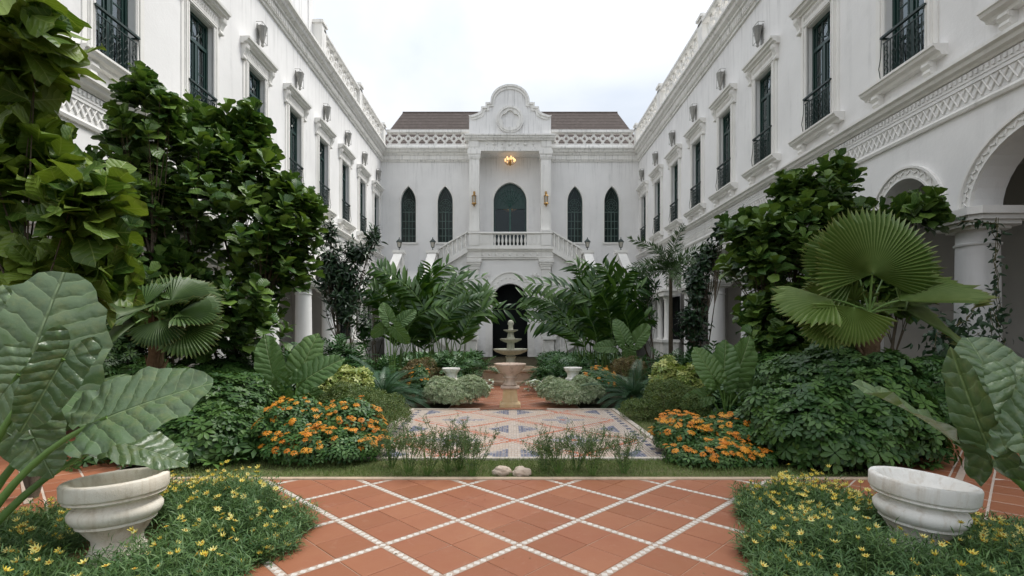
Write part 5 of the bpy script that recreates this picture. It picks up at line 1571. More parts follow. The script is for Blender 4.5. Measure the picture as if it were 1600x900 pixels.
CRO = [rosette(.085, .038, 6, 25, 'ov', .3), rosette(.07, .034, 5, 35, 'ov', .3)]
bush('yellow_leaved_shrub', B(515, 8.6), [EB(468, 535, 566, 8.7, .4), EB(515, 585, 576, 8.9, .35)], 1000, CRO, M['croton'], 'yellow green shrub beside the left elephant ear', group='yellow green shrubs', jit=1)
bush('yellow_leaved_shrub', B(1060, 8.8), [EB(1018, 1068, 560, 9.2, .35), EB(1050, 1110, 572, 8.8, .35)], 900, CRO, M['croton'], 'yellow green shrub beside the right elephant ear', group='yellow green shrubs', jit=1)
VAR = [rosette(.042, .015, 7, 30, 'ov', .1, 2), rosette(.036, .014, 6, 45, 'ov', .1, 2)]
bush('variegated_shrub', B(712, 10.0), [EB(664, 716, 592, 9.95, .45, .45), EB(705, 762, 588, 9.95, .45, .45), EB(675, 745, 600, 9.75, .4, .4)], 5200, VAR, M['varieg'], 'round pale variegated shrub around the left pedestal urn', group='pale round shrubs flanking the path', jit=.9)
bush('variegated_shrub', B(890, 10.0), [EB(842, 896, 592, 9.95, .45, .45), EB(885, 940, 590, 9.95, .45, .45), EB(855, 925, 600, 9.75, .4, .4)], 5200, VAR, M['varieg'], 'round pale variegated shrub around the right pedestal urn', group='pale round shrubs flanking the path', jit=.9)
RD = small_leaves(.04, .02)
bush('reddish_shrub', B(655, 12.0), [EB(625, 690, 562, 12.0, .4)], 1500, RD, M['red'], 'reddish brown shrub left of the fountain', group='reddish shrubs by the fountain', jit=1.2)
bush('reddish_shrub', B(985, 12.2), [EB(950, 1010, 558, 12.2, .4)], 1500, RD, M['red'], 'reddish brown shrub right of the fountain', group='reddish shrubs by the fountain', jit=1.2)
flowering('orange_flower_patch', B(650, 10.8), [EB(640, 672, 572, 10.9, .3)], 40, 500, LEAFS, M['lantleaf'], LHEAD, M['orange'], 'small orange flower patch behind the left variegated shrub', 'flower bush', 'far orange flower patches')
flowering('orange_flower_patch', B(938, 10.8), [EB(908, 965, 574, 10.9, .35)], 80, 700, LEAFS, M['lantleaf'], LHEAD, M['orange'], 'small orange flower patch behind the right variegated shrub', 'flower bush', 'far orange flower patches')

# ---- plants of radiating fronds
def pinnate(L, n, ll, lw, bend=.35, vee=.5, mt=None, ang=55, taper=True, droop=.3, plumose=False):
    """frond along +x arching down with leaflets on both sides"""
    parts = []
    for i in range(n):
        t = .08 + .92 * i / (n - 1)
        x = t * L * (1 - .2 * bend * t); z = -bend * L * t * t + .25 * bend * L * t
        sl = atan2(-2 * bend * t + .25 * bend, 1)
        sc = (np.sin(pi * min(1, t * .82 + .12)) ** .6) if taper else 1
        v, f, u = blade(ll * max(sc, .3), lw, 3, 1 if lw < .02 else 2, 'lance', droop, .1)
        for s in (-1, 1):
            a = radians(ang - 22 * t) * s; rr = vee * s + (RNG.uniform(-1, 1) * 1.4 if plumose else 0)
            Rx = np.array([[1, 0, 0], [0, cos(rr), -sin(rr)], [0, sin(rr), cos(rr)]])
            Rz = np.array([[cos(a), -sin(a), 0], [sin(a), cos(a), 0], [0, 0, 1]])
            Ry = np.array([[cos(-sl), 0, sin(-sl)], [0, 1, 0], [-sin(-sl), 0, cos(-sl)]])
            parts.append((v @ (Ry @ Rx @ Rz).T + np.array([x, 0, z]), f, u))
    # rachis
    xs = np.linspace(0, 1, 6); rv = []
    for t in xs:
        for q in ((0, 1), (-.8, -.6), (.8, -.6)):
            w_ = .008 * L * (1 - .7 * t) + .003
            rv.append((t * L * (1 - .2 * bend * t), q[0] * w_, -bend * L * t * t + .25 * bend * L * t + q[1] * w_))
    rf = [(3 * i + k, 3 * i + 3 + k, 3 * i + 3 + (k + 1) % 3, 3 * i + (k + 1) % 3) for i in range(5) for k in range(3)]
    parts.append((np.array(rv), np.array(rf), np.zeros((len(rv), 2))))
    return join(parts)
def crown(center, n, tlo, thi, sc=(.8, 1.1), lean=(0, 0, 1), golden=True):
    A = np.tile(unit(np.array(lean, float)), (n, 1)); P = np.tile(np.array(center, float), (n, 1))
    k = np.arange(n) / n
    ph = np.arange(n) * 2.39996 + RNG.random() * 6
    ref = np.array([1.0, 0, 0]); a = unit(np.cross(A, ref)); b = np.cross(A, a)
    rad = a * np.cos(ph)[:, None] + b * np.sin(ph)[:, None]
    tl = radians(tlo) + (radians(thi) - radians(tlo)) * k ** .8 + RNG.normal(0, .08, n)
    D = A * np.cos(tl)[:, None] + rad * np.sin(tl)[:, None]
    N = A * np.sin(tl)[:, None] - rad * np.cos(tl)[:, None] + RNG.normal(size=(n, 3)) * .1
    return frames(P, D, N, RNG.uniform(*sc, n))
CYC = [pinnate(.85, 34, .14, .011, .45, .35, ang=72, droop=.05), pinnate(.75, 30, .13, .011, .6, .35, ang=72, droop=.05)]
def cycad(px, Y, zc, n, label, sc):
    b = B(px, Y); root = thing('cycad', b, label, 'cycad', 'feathery cycads')
    mb = MB(); mb.lathe([(.10, 0), (.12, .1), (.10, max(zc, .15)), (.05, zc + .08)], 10); link('trunk', mb.me('trunk', M['palmtrunk'], smooth=True), root)
    leafy(root, crown((b[0], Y, zc), n, 20, 100, sc), CYC, M['cycad'], name='frond', limit=300)
cycad(600, 9.6, .18, 46, 'dark cycad left of the variegated shrub beyond the mosaic', (.9, 1.25))
cycad(990, 9.7, .16, 46, 'blue green cycad right of the variegated shrub beyond the mosaic', (.95, 1.3))
cycad(640, 10.4, .05, 26, 'low cycad tucked behind the left variegated shrub', (.6, .85))
cycad(575, 11.0, .2, 30, 'cycad behind the left yellow green shrub, nearest the wing', (.8, 1.1))
cycad(1160, 7.3, .02, 22, 'small blue green cycad in front of the right elephant ear', (.4, .6))
FRN = [pinnate(.42, 7, .16, .035, .5, .25, ang=60, droop=.2), pinnate(.38, 6, .15, .035, .35, .25, ang=60, droop=.2)]
def fern_bed(name, px0, px1, pyt, Y, n, label, mat='fern', sc=(.7, 1.2), depth=.6, tp=None, grp='split leaf foliage clumps'):
    b = B((px0 + px1) / 2, Y); root = thing(name, b, label, 'plant', grp)
    x0, x1 = (px0 - 797) * Y / 800, (px1 - 797) * Y / 800; zt = 1.4 - (pyt - 520) * Y / 800
    mats = []
    for i in range(n):
        c = (RNG.uniform(x0 + .2, x1 - .2), Y + RNG.uniform(-depth, depth))
        u_ = 1 - ((c[0] - (x0 + x1) / 2) / ((x1 - x0) / 2)) ** 2
        mats.append(crown((c[0], c[1], max(.05, (zt - .30) * (.35 + .65 * u_) * RNG.uniform(.6, 1))), 12, 15, 95, sc))
    leafy(root, np.concatenate(mats), tp or FRN, M[mat], name='frond', limit=200)
fern_bed('split_leaf_plant', 650, 775, 543, 12.4, 17, 'mass of split leaf foliage left of the fountain')
fern_bed('split_leaf_plant', 830, 950, 550, 12.4, 16, 'mass of split leaf foliage right of the fountain')
fern_bed('split_leaf_plant', 430, 600, 530, 11.5, 24, 'dark split leaf foliage under the left wing, beyond the fig trees', sc=(.9, 1.5), depth=1.0)
fern_bed('split_leaf_plant', 1010, 1180, 540, 11.5, 22, 'split leaf foliage under the right wing, beyond the fig crown', sc=(.9, 1.5), depth=1.0)
fern_bed('split_leaf_plant', 380, 470, 590, 8.2, 12, 'green split leaf plants in front of the left elephant ear')
fern_bed('split_leaf_plant', 1090, 1170, 600, 8.4, 9, 'split leaf plants at the foot of the right elephant ear')
fern_bed('split_leaf_plant', 1440, 1600, 590, 8.2, 14, 'dark fern clump beside the right garden walk', sc=(.8, 1.3))
fern_bed('split_leaf_plant', 60, 210, 560, 7.9, 14, 'dark fern clump beside the left garden walk', sc=(.8, 1.3))

# white caladiums by the fountain
CAL = [blade(.13, .10, 4, 2, 'ov', .4, .15), blade(.11, .085, 4, 2, 'ov', .5, .15)]
for px, w_ in ((745, 'left'), (848, 'right')):
    Y = 11.4; b = B(px, Y); root = thing('caladium_patch', b, 'white and green leaved plants edging the path just %s of the bowl pedestal' % w_, 'plant', 'white leaved plants by the path')
    ms = [crown((b[0] + RNG.uniform(-.42, .42), Y + RNG.uniform(-.3, .3), RNG.uniform(.10, .32)), 7, 30, 90, (.7, 1.2)) for _ in range(26)]
    leafy(root, np.concatenate(ms), CAL, M['caladium'], limit=180)

# ---------------- ginger clumps
GL = [blade(.58, .125, 4, 2, 'lance', .40, .15), blade(.52, .115, 4, 2, 'lance', .6, .15), blade(.60, .12, 4, 2, 'lance', .25, .2)]
def ginger(base, canes, label):
    root = thing('ginger_clump', base, label, 'plant', 'ginger clumps flanking the doorway')
    P, D, N, S = [], [], [], []; mb = MB(); b = Vector(base)
    for (p0, p1, bow) in canes:
        pts = curve(p0, p1, bow, 22); L = sum((pts[i + 1] - pts[i]).length for i in range(22))
        mb.tube([p - b for p in pts[::2]], [.016 - .001 * i for i in range(12)], 5)
        side = Vector((RNG.normal(), RNG.normal() * .5, 0)).normalized()
        for i in range(7, 23):
            t = (pts[min(i + 1, 22)] - pts[i - 1]).normalized()
            sd = t.cross(Vector((RNG.normal() * .12, -1 + RNG.normal() * .2, .35))).normalized()
            for s in (-1, 1):
                if RNG.random() < .06: continue
                d_ = t * .75 + sd * s * .8 + Vector((0, 0, .12))
                P.append(pts[i]); D.append(d_); N.append(t.cross(d_).normalized() * (1 if t.cross(d_).z > 0 else -1) + Vector((0, -.3, .6))); S.append(RNG.uniform(.7, 1.1) * (.75 if i > 20 else 1))
    link('canes', mb.me('canes', M['stem'], smooth=True, recalc=False), root)
    leafy(root, frames(np.array(P), np.array(D), np.array(N), np.array(S)), GL, M['ginger'], limit=300)
def canes(cx0, cx1, Y, n, tops, jitter=14):
    c = []
    for i in range(n):
        tx, ty = tops[i % len(tops)]
        tx += RNG.normal() * jitter; ty += (abs(RNG.normal()) * 22 + (i // len(tops)) * 22) * (1 if abs(tx - 797) > 60 else .15)
        Yb = Y + RNG.uniform(-.9, .9)
        p0 = Vector(((RNG.uniform(cx0, cx1) - 797) * Yb / 800, Yb, 0)); p1 = Vector(at(tx, ty, Yb + RNG.uniform(-.9, .5)))
        c.append((p0, p1, Vector(((p0.x - p1.x) * .42, 0, .75 + .2 * abs(p1.x - p0.x)))))
    return c
ginger(B(680, 15), canes(610, 730, 15, 42, [(600, 410), (630, 420), (650, 415), (680, 410), (592, 402), (615, 430), (640, 425), (668, 430), (690, 405), (712, 420), (738, 432), (765, 452), (770, 462), (775, 478), (655, 440), (700, 440), (755, 480)]), 'tall ginger clump with arching leafy canes left of the doorway')
ginger(B(935, 15), canes(890, 1000, 15, 42, [(960, 415), (935, 405), (910, 410), (990, 430), (1000, 425), (970, 410), (940, 398), (925, 396), (905, 415), (880, 430), (850, 440), (828, 458), (822, 480), (835, 500), (955, 425), (915, 430), (985, 440)]), 'tall ginger clump with arching leafy canes right of the doorway')

# ---------------- dark drooping tree (left) and dark climber covered trunk (right)
DL = [blade(.30, .07, 4, 2, 'lance', .5, .12), blade(.26, .065, 4, 2, 'lance', .35, .12)]
def dark_tree(base, ells, n, label, tpl, mat, per=9, nm='dark_leaved_tree', thi=110, r0=.035, up=.3):
    root = thing(nm, base, label, 'tree', 'slim dark trees near the far corners')
    tips, d = pick_in(ells, n, .3)
    link('trunk', branch_mesh('t', (0, 0, 0), [tuple(t - np.array(base)) for t in tips[::3]], r0, None, 5).me('trunk', M['trunk'], smooth=True, recalc=False), root)
    leafy(root, shoots(tips, d, per, .35, radians(25), radians(thi), 1.0, .25, up), tpl, mat, limit=300)
dark_tree(B(540, 14), [E(520, 420, 34, 45, 14, .5), E(560, 395, 30, 25, 14, .5), E(583, 368, 14, 20, 14, .3), E(515, 370, 14, 36, 14, .3), E(535, 475, 36, 50, 14, .5), E(510, 430, 20, 60, 14, .4), E(545, 440, 45, 60, 14, .5)], 330, 'dark tree with drooping narrow leaves at the left wing', DL, M['dkleaf'])
OB = [blade(.24, .11, 4, 2, 'ov', .35, .12), blade(.21, .10, 4, 2, 'ov', .25, .12)]
dark_tree(B(1095, 14), [E(1105, 405, 26, 35, 14, .45), E(1130, 360, 22, 25, 13.5, .4), E(1088, 450, 22, 45, 14, .45), E(1082, 510, 30, 45, 14, .5)], 280, 'dark column of broad leaves climbing beside the right arcade', OB, M['dkleaf'], 9)
dark_tree(B(1020, 15), [E(1010, 450, 26, 40, 15.5, .5), E(1005, 505, 30, 40, 15.5, .5)], 60, 'dark leafy shrub between the right ginger clump and the palm', DL, M['fern'], 9)
dark_tree(B(585, 16), [E(590, 455, 22, 40, 16, .5), E(570, 510, 30, 45, 15, .5)], 60, 'dark leafy shrub between the left ginger clump and the wing', DL, M['fern'], 9)
# ---------------- foxtail palm
def foxtail():
    Y = 16.0; b = B(1048, Y); root = thing('foxtail_palm', b, 'slender palm with feathery fronds by the right end of the courtyard', 'palm tree')
    h = at(1048, 425, Y)[2]
    mb = MB(); mb.tube([(0, 0, h * i / 8) for i in range(9)], [.075 - .004 * i + .004 * (i % 2) for i in range(9)], 10)
    link('trunk', mb.me('trunk', M['trunk'], smooth=True), root)
    tp = [pinnate(1.7, 54, .36, .032, .62, .3, ang=60, droop=.25, plumose=True) for _ in range(3)]
    leafy(root, crown((b[0], Y, h), 16, 12, 95, (.75, 1.05)), tp, M['palm'], name='frond')
foxtail()

# ---------------- vines on the near right column and wall
def vine(name, base, segs, n, label, mat='dkleaf', S=(.5, 1.0)):
    root = thing(name, base, label, 'vine', 'climbing vines')
    P, N = [], []; mb = MB(); b = Vector(base)
    for (a, c, spread) in segs:
        a, c = Vector(a), Vector(c)
        for k in range(3):
            pts = [a.lerp(c, t) + Vector((RNG.normal() * spread * .6, RNG.normal() * spread * .3, 0)) - b for t in np.linspace(0, 1, 8)]
            mb.tube(pts, .006, 4)
    w_ = np.array([(Vector(a) - Vector(c)).length * s for a, c, s in segs]); w_ /= w_.sum()
    for k in RNG.choice(len(segs), n, p=w_):
        a, c, sp = segs[k]; t = RNG.random()
        P.append(np.array(Vector(a).lerp(Vector(c), t)) + RNG.normal(size=3) * np.array([sp, sp * .5, sp * .6]))
    P = np.array(P); P[:, 2] = np.maximum(P[:, 2], .05)
    D = unit(RNG.normal(size=(n, 3)) + np.array([0, -.2, -.7])); N = RNG.normal(size=(n, 3)) * .5 + np.array([0, -1, .7])
    link('vine_stems', mb.me('vine_stems', M['twig'], recalc=False), root)
    leafy(root, frames(P, D, N, RNG.uniform(*S, n)), OB, M[mat], limit=250)
vine('climbing_vine', at(1545, 650, 8.2)[:2] + (0,), [(at(1556, 340, 8.3), at(1558, 500, 8.3), .06), (at(1556, 480, 8.2), at(1560, 680, 8.0), .10), (at(1500, 345, 8.1), at(1560, 350, 8.2), .04), (at(1530, 470, 8.05), at(1510, 500, 8.05), .03)], 330, 'leafy vine climbing the shaft of the nearest right column', 'dkleaf', (.3, .6))
vine('climbing_vine', at(1490, 640, 8.0)[:2] + (0,), [(at(1490, 500, 8.0), at(1480, 650, 7.6), .26), (at(1530, 520, 8.0), at(1540, 660, 7.6), .2)], 900, 'dense dark creeper heaped at the foot of the nearest right column', 'dkleaf', (.4, .75))
vine('climbing_vine', at(130, 600, 8.4)[:2] + (0,), [(at(60, 430, 8.6), at(60, 620, 8.2), .35), (at(150, 440, 8.6), at(150, 620, 8.2), .3), (at(210, 470, 8.6), at(215, 620, 8.2), .25)], 1300, 'dense dark creeper curtain behind the left fan palm', 'dkleaf', (.45, .85))
WF = [rosette(.03, .02, 6, 30, 'ov', .1, 2)]
r_ = thing('white_flower_plant', B(1478, 7.2), 'white flowers in the dark planting below the right column', 'flower')
leafy(r_, frames(np.array([at(1478 + RNG.normal() * 16, 628 + RNG.normal() * 12 + (i % 2) * 18, 7.1) for i in range(34)]), rdir(34), np.tile([0, -1, .8], (34, 1)), RNG.uniform(.7, 1.2, 34)), WF, M['white'], name='flower')
mb = MB()
for i in range(8): mb.tube([(RNG.uniform(-.1, .1), 0, 0), (RNG.normal() * .12, -.1, .45)], .006, 4)
link('stems', mb.me('stems', M['stem'], recalc=False), r_)

# ---------------- yellow daisy beds in front
def daisy(R=.021, n=8, cup=-.5):
    parts = []
    for i in range(n):
        a = 2 * pi * i / n
        v, f, u = blade(R * (1 - .1 * (i % 3)), R * .42, 2, 1, 'obov', cup, 0, tip=.3)
        Rz = np.array([[cos(a), -sin(a), 0], [sin(a), cos(a), 0], [0, 0, 1]])
        parts.append((v @ Rz.T, f, u))
    return join(parts)
DAI = [daisy(.024), daisy(.020, 7, -.8), daisy(.021, 8, -.2)]
THIN = []
for q in range(3):
    ps = []
    for i in range(12):
        t = i / 12; a = i * 2.4
        v, f, u = blade(.070 * (1 - .3 * t), .0068, 2, 1, 'lance', .45, 0, tip=.15)
        el = radians(25 + 35 * t)
        Rz = np.array([[cos(a), -sin(a), 0], [sin(a), cos(a), 0], [0, 0, 1]]); Ry = np.array([[cos(el), 0, -sin(el)], [0, 1, 0], [sin(el), 0, cos(el)]])
        ps.append((v @ (Rz @ Ry).T + np.array([.02 * sin(t * 3 + q), .015 * t, .14 * t]), f, u))
    THIN.append(join(ps))
def daisy_bed(side, inside, label, avoid, nst, nfl):
    b = (side * 2.6, 3.4, 0); root = thing('daisy_bed', b, label, 'flower bed', 'yellow daisy beds in the foreground')
    def height(x, y):
        return (.22 + .05 * np.sin(x * 3.1 + 1) + .045 * np.sin(y * 4.2 + x) + .035 * np.sin(x * 8 + y * 6) - .09 * np.clip(3.35 - y, 0, .6)) * np.clip((inside(x, y)) / .35, .25, 1)
    def pts(n):
        o = []
        while len(o) < n:
            x = side * RNG.uniform(1.0, 5.0); y = RNG.uniform(2.15, 4.62)
            k = inside(x, y)
            if k > 0 and math.hypot(x - avoid[0], y - avoid[1]) > avoid[2]: o.append((x, y))
        return np.array(o)
    P = pts(nst); H = np.array([height(x, y) for x, y in P])
    lay = RNG.random(nst) ** .55
    Z = np.maximum(H * lay - .10 + (RNG.random(nst) < .07) * RNG.uniform(.02, .08, nst), .0)
    lean = RNG.normal(size=(nst, 3)) * .36; lean[:, 2] = 1
    # edge stems lean outwards
    mats = frames(np.c_[P, Z], np.cross(unit(lean), rdir(nst)), unit(lean), RNG.uniform(.75, 1.25, nst))
    leafy(root, mats, THIN, M['daisyleaf'], individually=False)
    Pf = pts(nfl * 3)
    k = np.argsort(np.sin(Pf[:, 0] * 4.3 + 2) * np.sin(Pf[:, 1] * 3.7) * .5 + RNG.normal(size=len(Pf)) * .7 - .55 * Pf[:, 1])[:nfl]; Pf = Pf[k]
    Hf = np.array([height(x, y) for x, y in Pf]) + np.where(RNG.random(nfl) < .25, RNG.uniform(.04, .13, nfl), RNG.uniform(-.02, .05, nfl))
    N = unit(np.array([0, -.15, 1.0]) + RNG.normal(size=(nfl, 3)) * .38)
    leafy(root, frames(np.c_[Pf, Hf], np.cross(N, rdir(nfl)), N, RNG.uniform(.85, 1.35, nfl)), DAI, M['yellow'], name='flower', limit=300, stuffname='small_flowers')
    mb = MB(); c = MB()
    for (x, y), h, nn in zip(Pf, Hf, N):
        p = Vector((x, y, h)) - Vector(b); mb.tube([(p.x - nn[0] * .05 - .01, p.y, max(h - .16, 0)), (p.x, p.y, h)], .0016, 3)
        c.lathe([(.005, h - .002), (.0065, h + .003), (.003, h + .007)], 6, (p.x, p.y))
    tag(link('flower_stems', mb.me('flower_stems', M['stem'], recalc=False), root), kind='stuff')
    tag(link('flower_centres', c.me('flower_centres', M['yellowc'], recalc=False), root), kind='stuff')
# distance inside the bed outline (positive inside), ragged edge toward the patio
insL = lambda x, y: min(-x - (1.45 + .05 * sin(y * 5) + .04 * sin(y * 13) + .9 * max(0, y - 3.7)), 4.5 - y - .25 * abs(sin(x * 2.3)) * .5 - max(0, -x - 2.6) * .75)
insR = lambda x, y: min(x - (1.42 + .05 * sin(y * 4) + .04 * sin(y * 11) + .40 * max(0, y - 3.05)), 4.42 - y - .12 * max(0, x - 1.9) - .3 * abs(sin(x * 2.7)) * .5 - max(0, x - 2.5) * .75)
UL, UR = (at(175, 760, 3.15)[0], 3.2), (at(1440, 757, 3.15)[0], 3.2)
daisy_bed(-1, insL, 'bed of yellow daisies around the left urn in the foreground', (UL[0], UL[1], .31), 9800, 620)
daisy_bed(1, insR, 'bed of yellow daisies around the right urn in the foreground', (UR[0], UR[1], .31), 9800, 620)

# ---------------- thin see-through shrubs on the lawn strip
def wispy(px, Y, h, label):
    b = B(px, Y); root = thing('wispy_shrub', b, label, 'shrub', 'wispy shrubs on the lawn strip')
    mb = MB(); P, N = [], []
    for i in range(20):
        a = RNG.random() * 6.28; r = RNG.uniform(.05, .26); hh = h * RNG.uniform(.6, 1.05)
        p1 = Vector((r * cos(a) * .5, r * sin(a) * .5, hh * .5)); p2 = Vector((r * cos(a), r * sin(a), hh))
        mb.tube([(0.02 * cos(a), .02 * sin(a), 0), p1, p2], [.0035, .0022, .001], 4)
        for k in range(3):
            q = p1.lerp(p2, RNG.random()); e = q + Vector((RNG.normal() * .05, RNG.normal() * .05, RNG.uniform(.04, .12))); mb.tube([q, e], [.0025, .001], 3)
            for t in np.linspace(.1, 1, 7): P.append(q.lerp(e, t)); 
        for t in np.linspace(.15, 1, 12): P.append(p1.lerp(p2, t) if t > .4 else Vector((0, 0, 0)).lerp(p1, t + .4))
    link('stems', mb.me('stems', M['stem'], recalc=False), root)
    P = np.array([tuple(p) for p in P]) + np.array(b)
    n = len(P) * 2; P = np.repeat(P, 2, 0) + RNG.normal(size=(len(P) * 2, 3)) * .006
    leafy(root, frames(P, RNG.normal(size=(n, 3)) + np.array([0, 0, .5]), RNG.normal(size=(n, 3)) + np.array([0, 0, 1.0]), RNG.uniform(.7, 1.3, n)), [blade(.032, .0065, 2, 1, 'lance', .2, 0)], M['thin'], individually=False)
for px, Y, h, lb in ((638, 5.10, .46, 'wispy shrub at the left end of the lawn strip, nearest the orange flowers'), (668, 5.05, .45, 'wispy shrub second from the left on the lawn strip'), (700, 5.15, .50, 'tallest wispy shrub on the left half of the lawn strip'),
                     (738, 5.00, .42, 'wispy shrub left of the two pale boulders'), (872, 5.10, .42, 'wispy shrub just right of the two pale boulders'), (925, 5.05, .44, 'wispy shrub in the middle of the right half of the lawn strip'),
                     (975, 5.10, .38, 'wispy shrub at the right end of the lawn strip'), (612, 5.35, .33, 'tiny wispy shrub at the left corner of the mosaic'), (718, 5.25, .38, 'wispy shrub set back behind its neighbours left of the boulders'), (850, 5.20, .3, 'small wispy shrub right behind the right boulder'), (900, 5.22, .4, 'wispy shrub set back between its neighbours right of the boulders')):
    wispy(px, Y, h, lb)
# ---------------- grass
def grass():
    n = 60000
    regs = [(-3.5, 3.6, 4.98, 5.64, .55), (-2.7, -1.84, 5.66, 9.5, .22), (1.94, 2.8, 5.66, 9.5, .22)]
    P = []
    for x0, x1, y0, y1, fr in regs:
        m = int(n * fr); P.append(np.c_[RNG.uniform(x0, x1, m), RNG.uniform(y0, y1, m), np.full(m, -.004)])
    P = np.concatenate(P); m = len(P)
    patch = np.sin(P[:, 0] * 2.2 + 1) * np.sin(P[:, 1] * 5 + P[:, 0]) + RNG.normal(size=m) * .8
    P = P[patch > -.75]; m = len(P)
    D = unit(RNG.normal(size=(m, 3)) * .55 + np.array([0, 0, 1.0])); 
    tpl = blade(.040, .0045, 2, 1, 'lance', .5, 0, tip=.1)
    mats = frames(P, D, RNG.normal(size=(m, 3)), RNG.uniform(.5, 1.25, m))
    v, f, u = mul(tpl, mats)
    tag(link('grass', np_mesh('grass', v, f, u, np.repeat(RNG.random(m), len(tpl[0])), M['grass'])), 'short green grass on the lawn strip and beside the mosaic', 'grass', kind='stuff')
grass()
# low ground cover so that no bare soil shows between the shrubs
def cover(name, label, rects, n, tpls, mat, S, zmax):
    P = []
    for x0, x1, y0, y1, fr in rects:
        m = int(n * fr); P.append(np.c_[RNG.uniform(x0, x1, m), RNG.uniform(y0, y1, m), RNG.uniform(.03, zmax, m)])
    P = np.concatenate(P); m = len(P)
    N = unit(RNG.normal(size=(m, 3)) * .45 + np.array([0, 0, 1.0])); mats = frames(P, np.cross(N, rdir(m)), N, RNG.uniform(*S, m))
    Vs, Fs, Us, vr = [], [], [], []; k = 0
    for ti, t in enumerate(tpls):
        s_ = mats[ti::len(tpls)]; v, f, u = mul(t, s_); Vs.append(v); Fs.append(f + k); Us.append(u); k += len(v); vr.append(np.repeat(RNG.random(len(s_)), len(t[0])))
    tag(link(name, np_mesh(name, np.concatenate(Vs), np.concatenate(Fs), np.concatenate(Us), np.concatenate(vr), mat)), label, 'ground cover', kind='stuff')
cover('ground_cover', 'dark leafy ground cover under the shrubs on both sides', [(-7.4, -2.8, 8.3, 24, .38), (2.9, 7.4, 8.3, 24, .38), (-4.7, -2.7, 5.2, 8.4, .12), (2.9, 4.7, 5.2, 8.4, .12)], 5500, SCH, M['scheff'], (.8, 1.6), .22)
cover('leafy_border', 'broad leaved border plants in front of the stair', [(-4.5, -1.3, 16, 24, .5), (1.4, 4.5, 16, 24, .5)], 2600, [rosette(.28, .09, 6, 25, 'lance', .4)], M['fern'], (.7, 1.3), .45)

# ================================================================== URNS, FOUNTAIN, STONES
def big_urn(loc, rot, label, mat, sc):
    root = thing('garden_urn', loc, label, 'urn', 'broken urns in the foreground', rot); root.scale = sc
    mb = MB()
    mb.lathe([(.21, -.04), (.215, .03), (.19, .06), (.165, .10), (.17, .14), (.215, .19), (.245, .225), (.262, .232), (.262, .248), (.285, .262), (.305, .29), (.308, .315), (.29, .338), (.258, .352), (.252, .37), (.30, .383)], 56, wob=.008)
    link('urn_body', mb.me('urn_body', mat, smooth=True, autosm=50), root)
    mb = MB()
    mb.lathe([(.285, .375), (.325, .388), (.332, .396), (.322, .404), (.322, .408), (.342, .414), (.349, .424), (.351, .470), (.352, .498), (.343, .509), (.308, .510), (.290, .500), (.268, .462), (.235, .42), (.16, .385), (.0, .375)], 64, closed=False, wob=.007)
    link('urn_rim', mb.me('urn_rim', mat, smooth=True, autosm=50), root)
big_urn((UL[0], UL[1], 0.0), (radians(-2), radians(-3), 0), 'weathered cream urn with a chipped rim, half under the huge left leaf', M['urn'], (.80, .80, .97))
big_urn((UR[0], UR[1], 0.0), (radians(1), radians(5), 0), 'white urn with brown stains tilting right, empty, by the right path', M['urnw'], (.80, .80, .97))

def bowl_pedestal():
    Y = 9.72; root = thing('bowl_pedestal', (0.0, Y, 0), 'pale shell bowl on an ochre square pedestal at the head of the mosaic', 'bowl planter')
    k = Y / 800.0
    mb = MB()
    def fr(h0, h1, z0, z1): mb.add([(-h0, -h0, z0), (h0, -h0, z0), (h0, h0, z0), (-h0, h0, z0), (-h1, -h1, z1), (h1, -h1, z1), (h1, h1, z1), (-h1, h1, z1)], [(0, 3, 2, 1), (4, 5, 6, 7), (0, 1, 5, 4), (1, 2, 6, 5), (2, 3, 7, 6), (3, 0, 4, 7)])
    fr(.20, .195, 0, .07); fr(.175, .15, .071, .10); fr(.148, .128, .101, .345)
    link('pedestal', mb.me('pedestal', M['pedestal'], bevel=.006), root)
    mb = MB(); fr(.16, .175, .346, .365); fr(.178, .178, .366, .385); fr(.165, .13, .386, .40)
    link('capstone', mb.me('capstone', M['pinkstone'], bevel=.004), root)
    mb = MB(); mb.lathe([(.12, .40), (.14, .415), (.13, .44), (.105, .46), (.10, .50), (.115, .54), (.14, .555), (.12, .575), (.13, .60), (.20, .66), (.265, .735), (.29, .78), (.305, .79), (.305, .815), (.285, .82), (.26, .79), (.15, .70), (.0, .68)], 40, closed=False, flute=20, fl=.05)
    link('bowl', mb.me('bowl', M['pinkstone'], smooth=True, autosm=60), root)
bowl_pedestal()
def small_urn(px, pyt, Y, label):
    root = thing('pedestal_urn', B(px, Y), label, 'urn', 'small urns in the variegated shrubs')
    zt = 1.4 - (pyt - 520) * Y / 800
    mb = MB(); mb.lathe([(.12, 0), (.12, .3), (.12, zt - .30), (.12, zt - .26), (.15, zt - .25), (.15, zt - .22), (.115, zt - .20), (.11, zt - .15), (.12, zt - .11), (.15, zt - .07)], 24, flute=0)
    link('stem', mb.me('stem', M['urnw'], smooth=True, autosm=40), root)
    mb = MB(); mb.lathe([(.14, zt - .072), (.165, zt - .06), (.165, zt - .04), (.18, zt - .03), (.182, zt), (.16, zt), (.14, zt - .03), (0, zt - .04)], 28, closed=False)
    link('bowl', mb.me('bowl', M['urnw'], smooth=True, autosm=40), root)
small_urn(705, 575, 10.3, 'small stone urn rising from the left variegated shrub')
small_urn(895, 574, 10.3, 'small stone urn rising from the right variegated shrub')
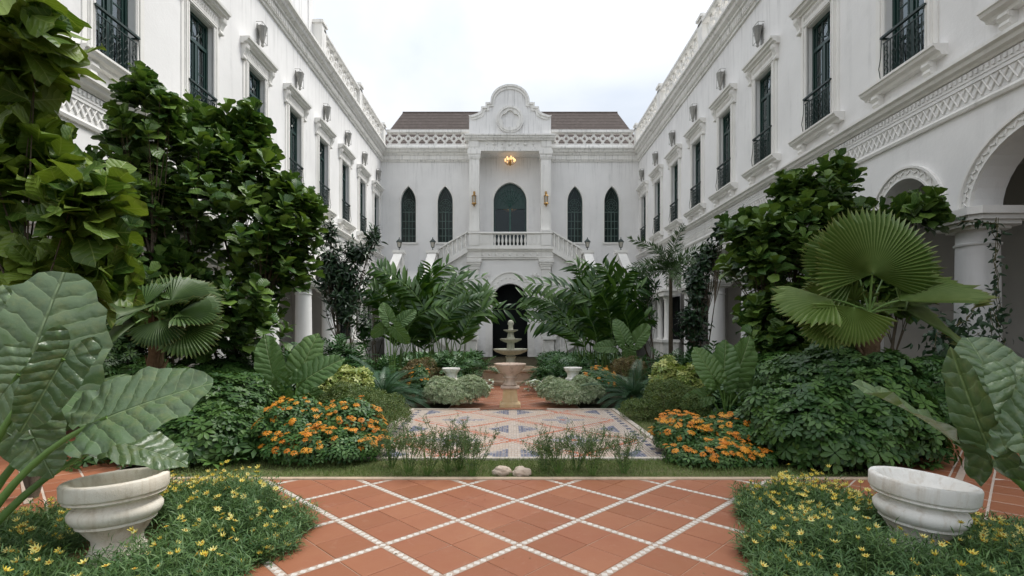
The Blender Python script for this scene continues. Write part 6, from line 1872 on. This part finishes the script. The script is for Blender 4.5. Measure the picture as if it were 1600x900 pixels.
def fountain():
    Y = 14.2; root = thing('tiered_fountain', B(798, Y), 'tiered stone fountain with three bowls in front of the doorway', 'fountain')
    Z = lambda py: 1.4 - (py - 520) * Y / 800
    mb = MB(); mb.lathe([(.80, 0), (.82, .10), (.78, .14), (.78, .34), (.84, .38), (.84, .44), (.74, .44), (.70, .36), (0, .34)], 32, closed=False)
    link('basin', mb.me('basin', M['kerb'], smooth=True, autosm=35), root)
    mb = MB(); mb.lathe([(.2, .34), (.14, .5), (.12, .7), (.16, .74), (.13, Z(556)), (.11, Z(548)), (.10, Z(535)), (.14, Z(531)), (.09, Z(525)), (.07, Z(514)), (.05, Z(512))], 20)
    link('stem', mb.me('stem', M['fount'], smooth=True, autosm=45), root)
    for i, (r, py, h) in enumerate(((.49, 545, .17), (.30, 529, .12), (.20, 515, .08))):
        z = Z(py); mb = MB(); mb.lathe([(.10 * (r / .3), z - h), (r * .55, z - h * .85), (r * .88, z - h * .45), (r * .98, z - .035), (r, z - .03), (r, z), (r * .92, z), (r * .8, z - h * .25), (.03, z - h * .4)], 32, closed=False, flute=16 if i == 0 else 0, fl=.04)
        link('bowl', mb.me('bowl', M['fount'], smooth=True, autosm=60), root)
    mb = MB(); mb.lathe([(.05, Z(514)), (.07, Z(511)), (.055, Z(509.5)), (.09, Z(506)), (.075, Z(502)), (.03, Z(500))], 14)
    link('finial', mb.me('finial', M['fount'], smooth=True), root)
fountain()
def boulder(px, Y, sx, sz, label, seed):
    root_b = B(px, Y); bm = bmesh.new(); bmesh.ops.create_icosphere(bm, subdivisions=4, radius=1)
    from mathutils import noise
    for v in bm.verts:
        p = v.co.copy(); n_ = noise.noise(p * 1.3 + Vector((seed, 0, 0))) * .28 + noise.noise(p * 3.5 + Vector((0, seed, 0))) * .12 + noise.noise(p * 9) * .03
        q = p * (1 + n_); v.co = Vector((q.x * sx, q.y * sx * .8, q.z * sz + sz * .55))
    me = bpy.data.meshes.new('boulder'); bm.to_mesh(me); bm.free()
    for p in me.polygons: p.use_smooth = True
    me.materials.append(M['rock'])
    o = link('boulder', me, None, root_b); tag(o, label, 'rock', 'pale boulders on the lawn strip')
boulder(784, 5.06, .088, .058, 'left one of the two pale boulders on the lawn strip', 2)
boulder(815, 5.05, .092, .052, 'right one of the two pale boulders on the lawn strip', 9)
# fallen leaf litter
mb = []
P = np.c_[RNG.uniform(-2.2, 2.3, 46), RNG.uniform(2.7, 4.8, 46), np.full(46, .0035)]
v, f, u = mul(blade(.022, .010, 2, 2, 'ov', .3, .3), frames(P, np.c_[RNG.normal(size=(46, 2)), np.zeros(46)], np.tile([0, 0, 1.0], (46, 1)), RNG.uniform(.4, 1.2, 46)))
tag(link('leaf_litter', np_mesh('leaf_litter', v, f, u, np.repeat(RNG.random(46), 9), M['red'])), 'scattered fallen leaves on the terracotta patio', 'leaves', kind='stuff')
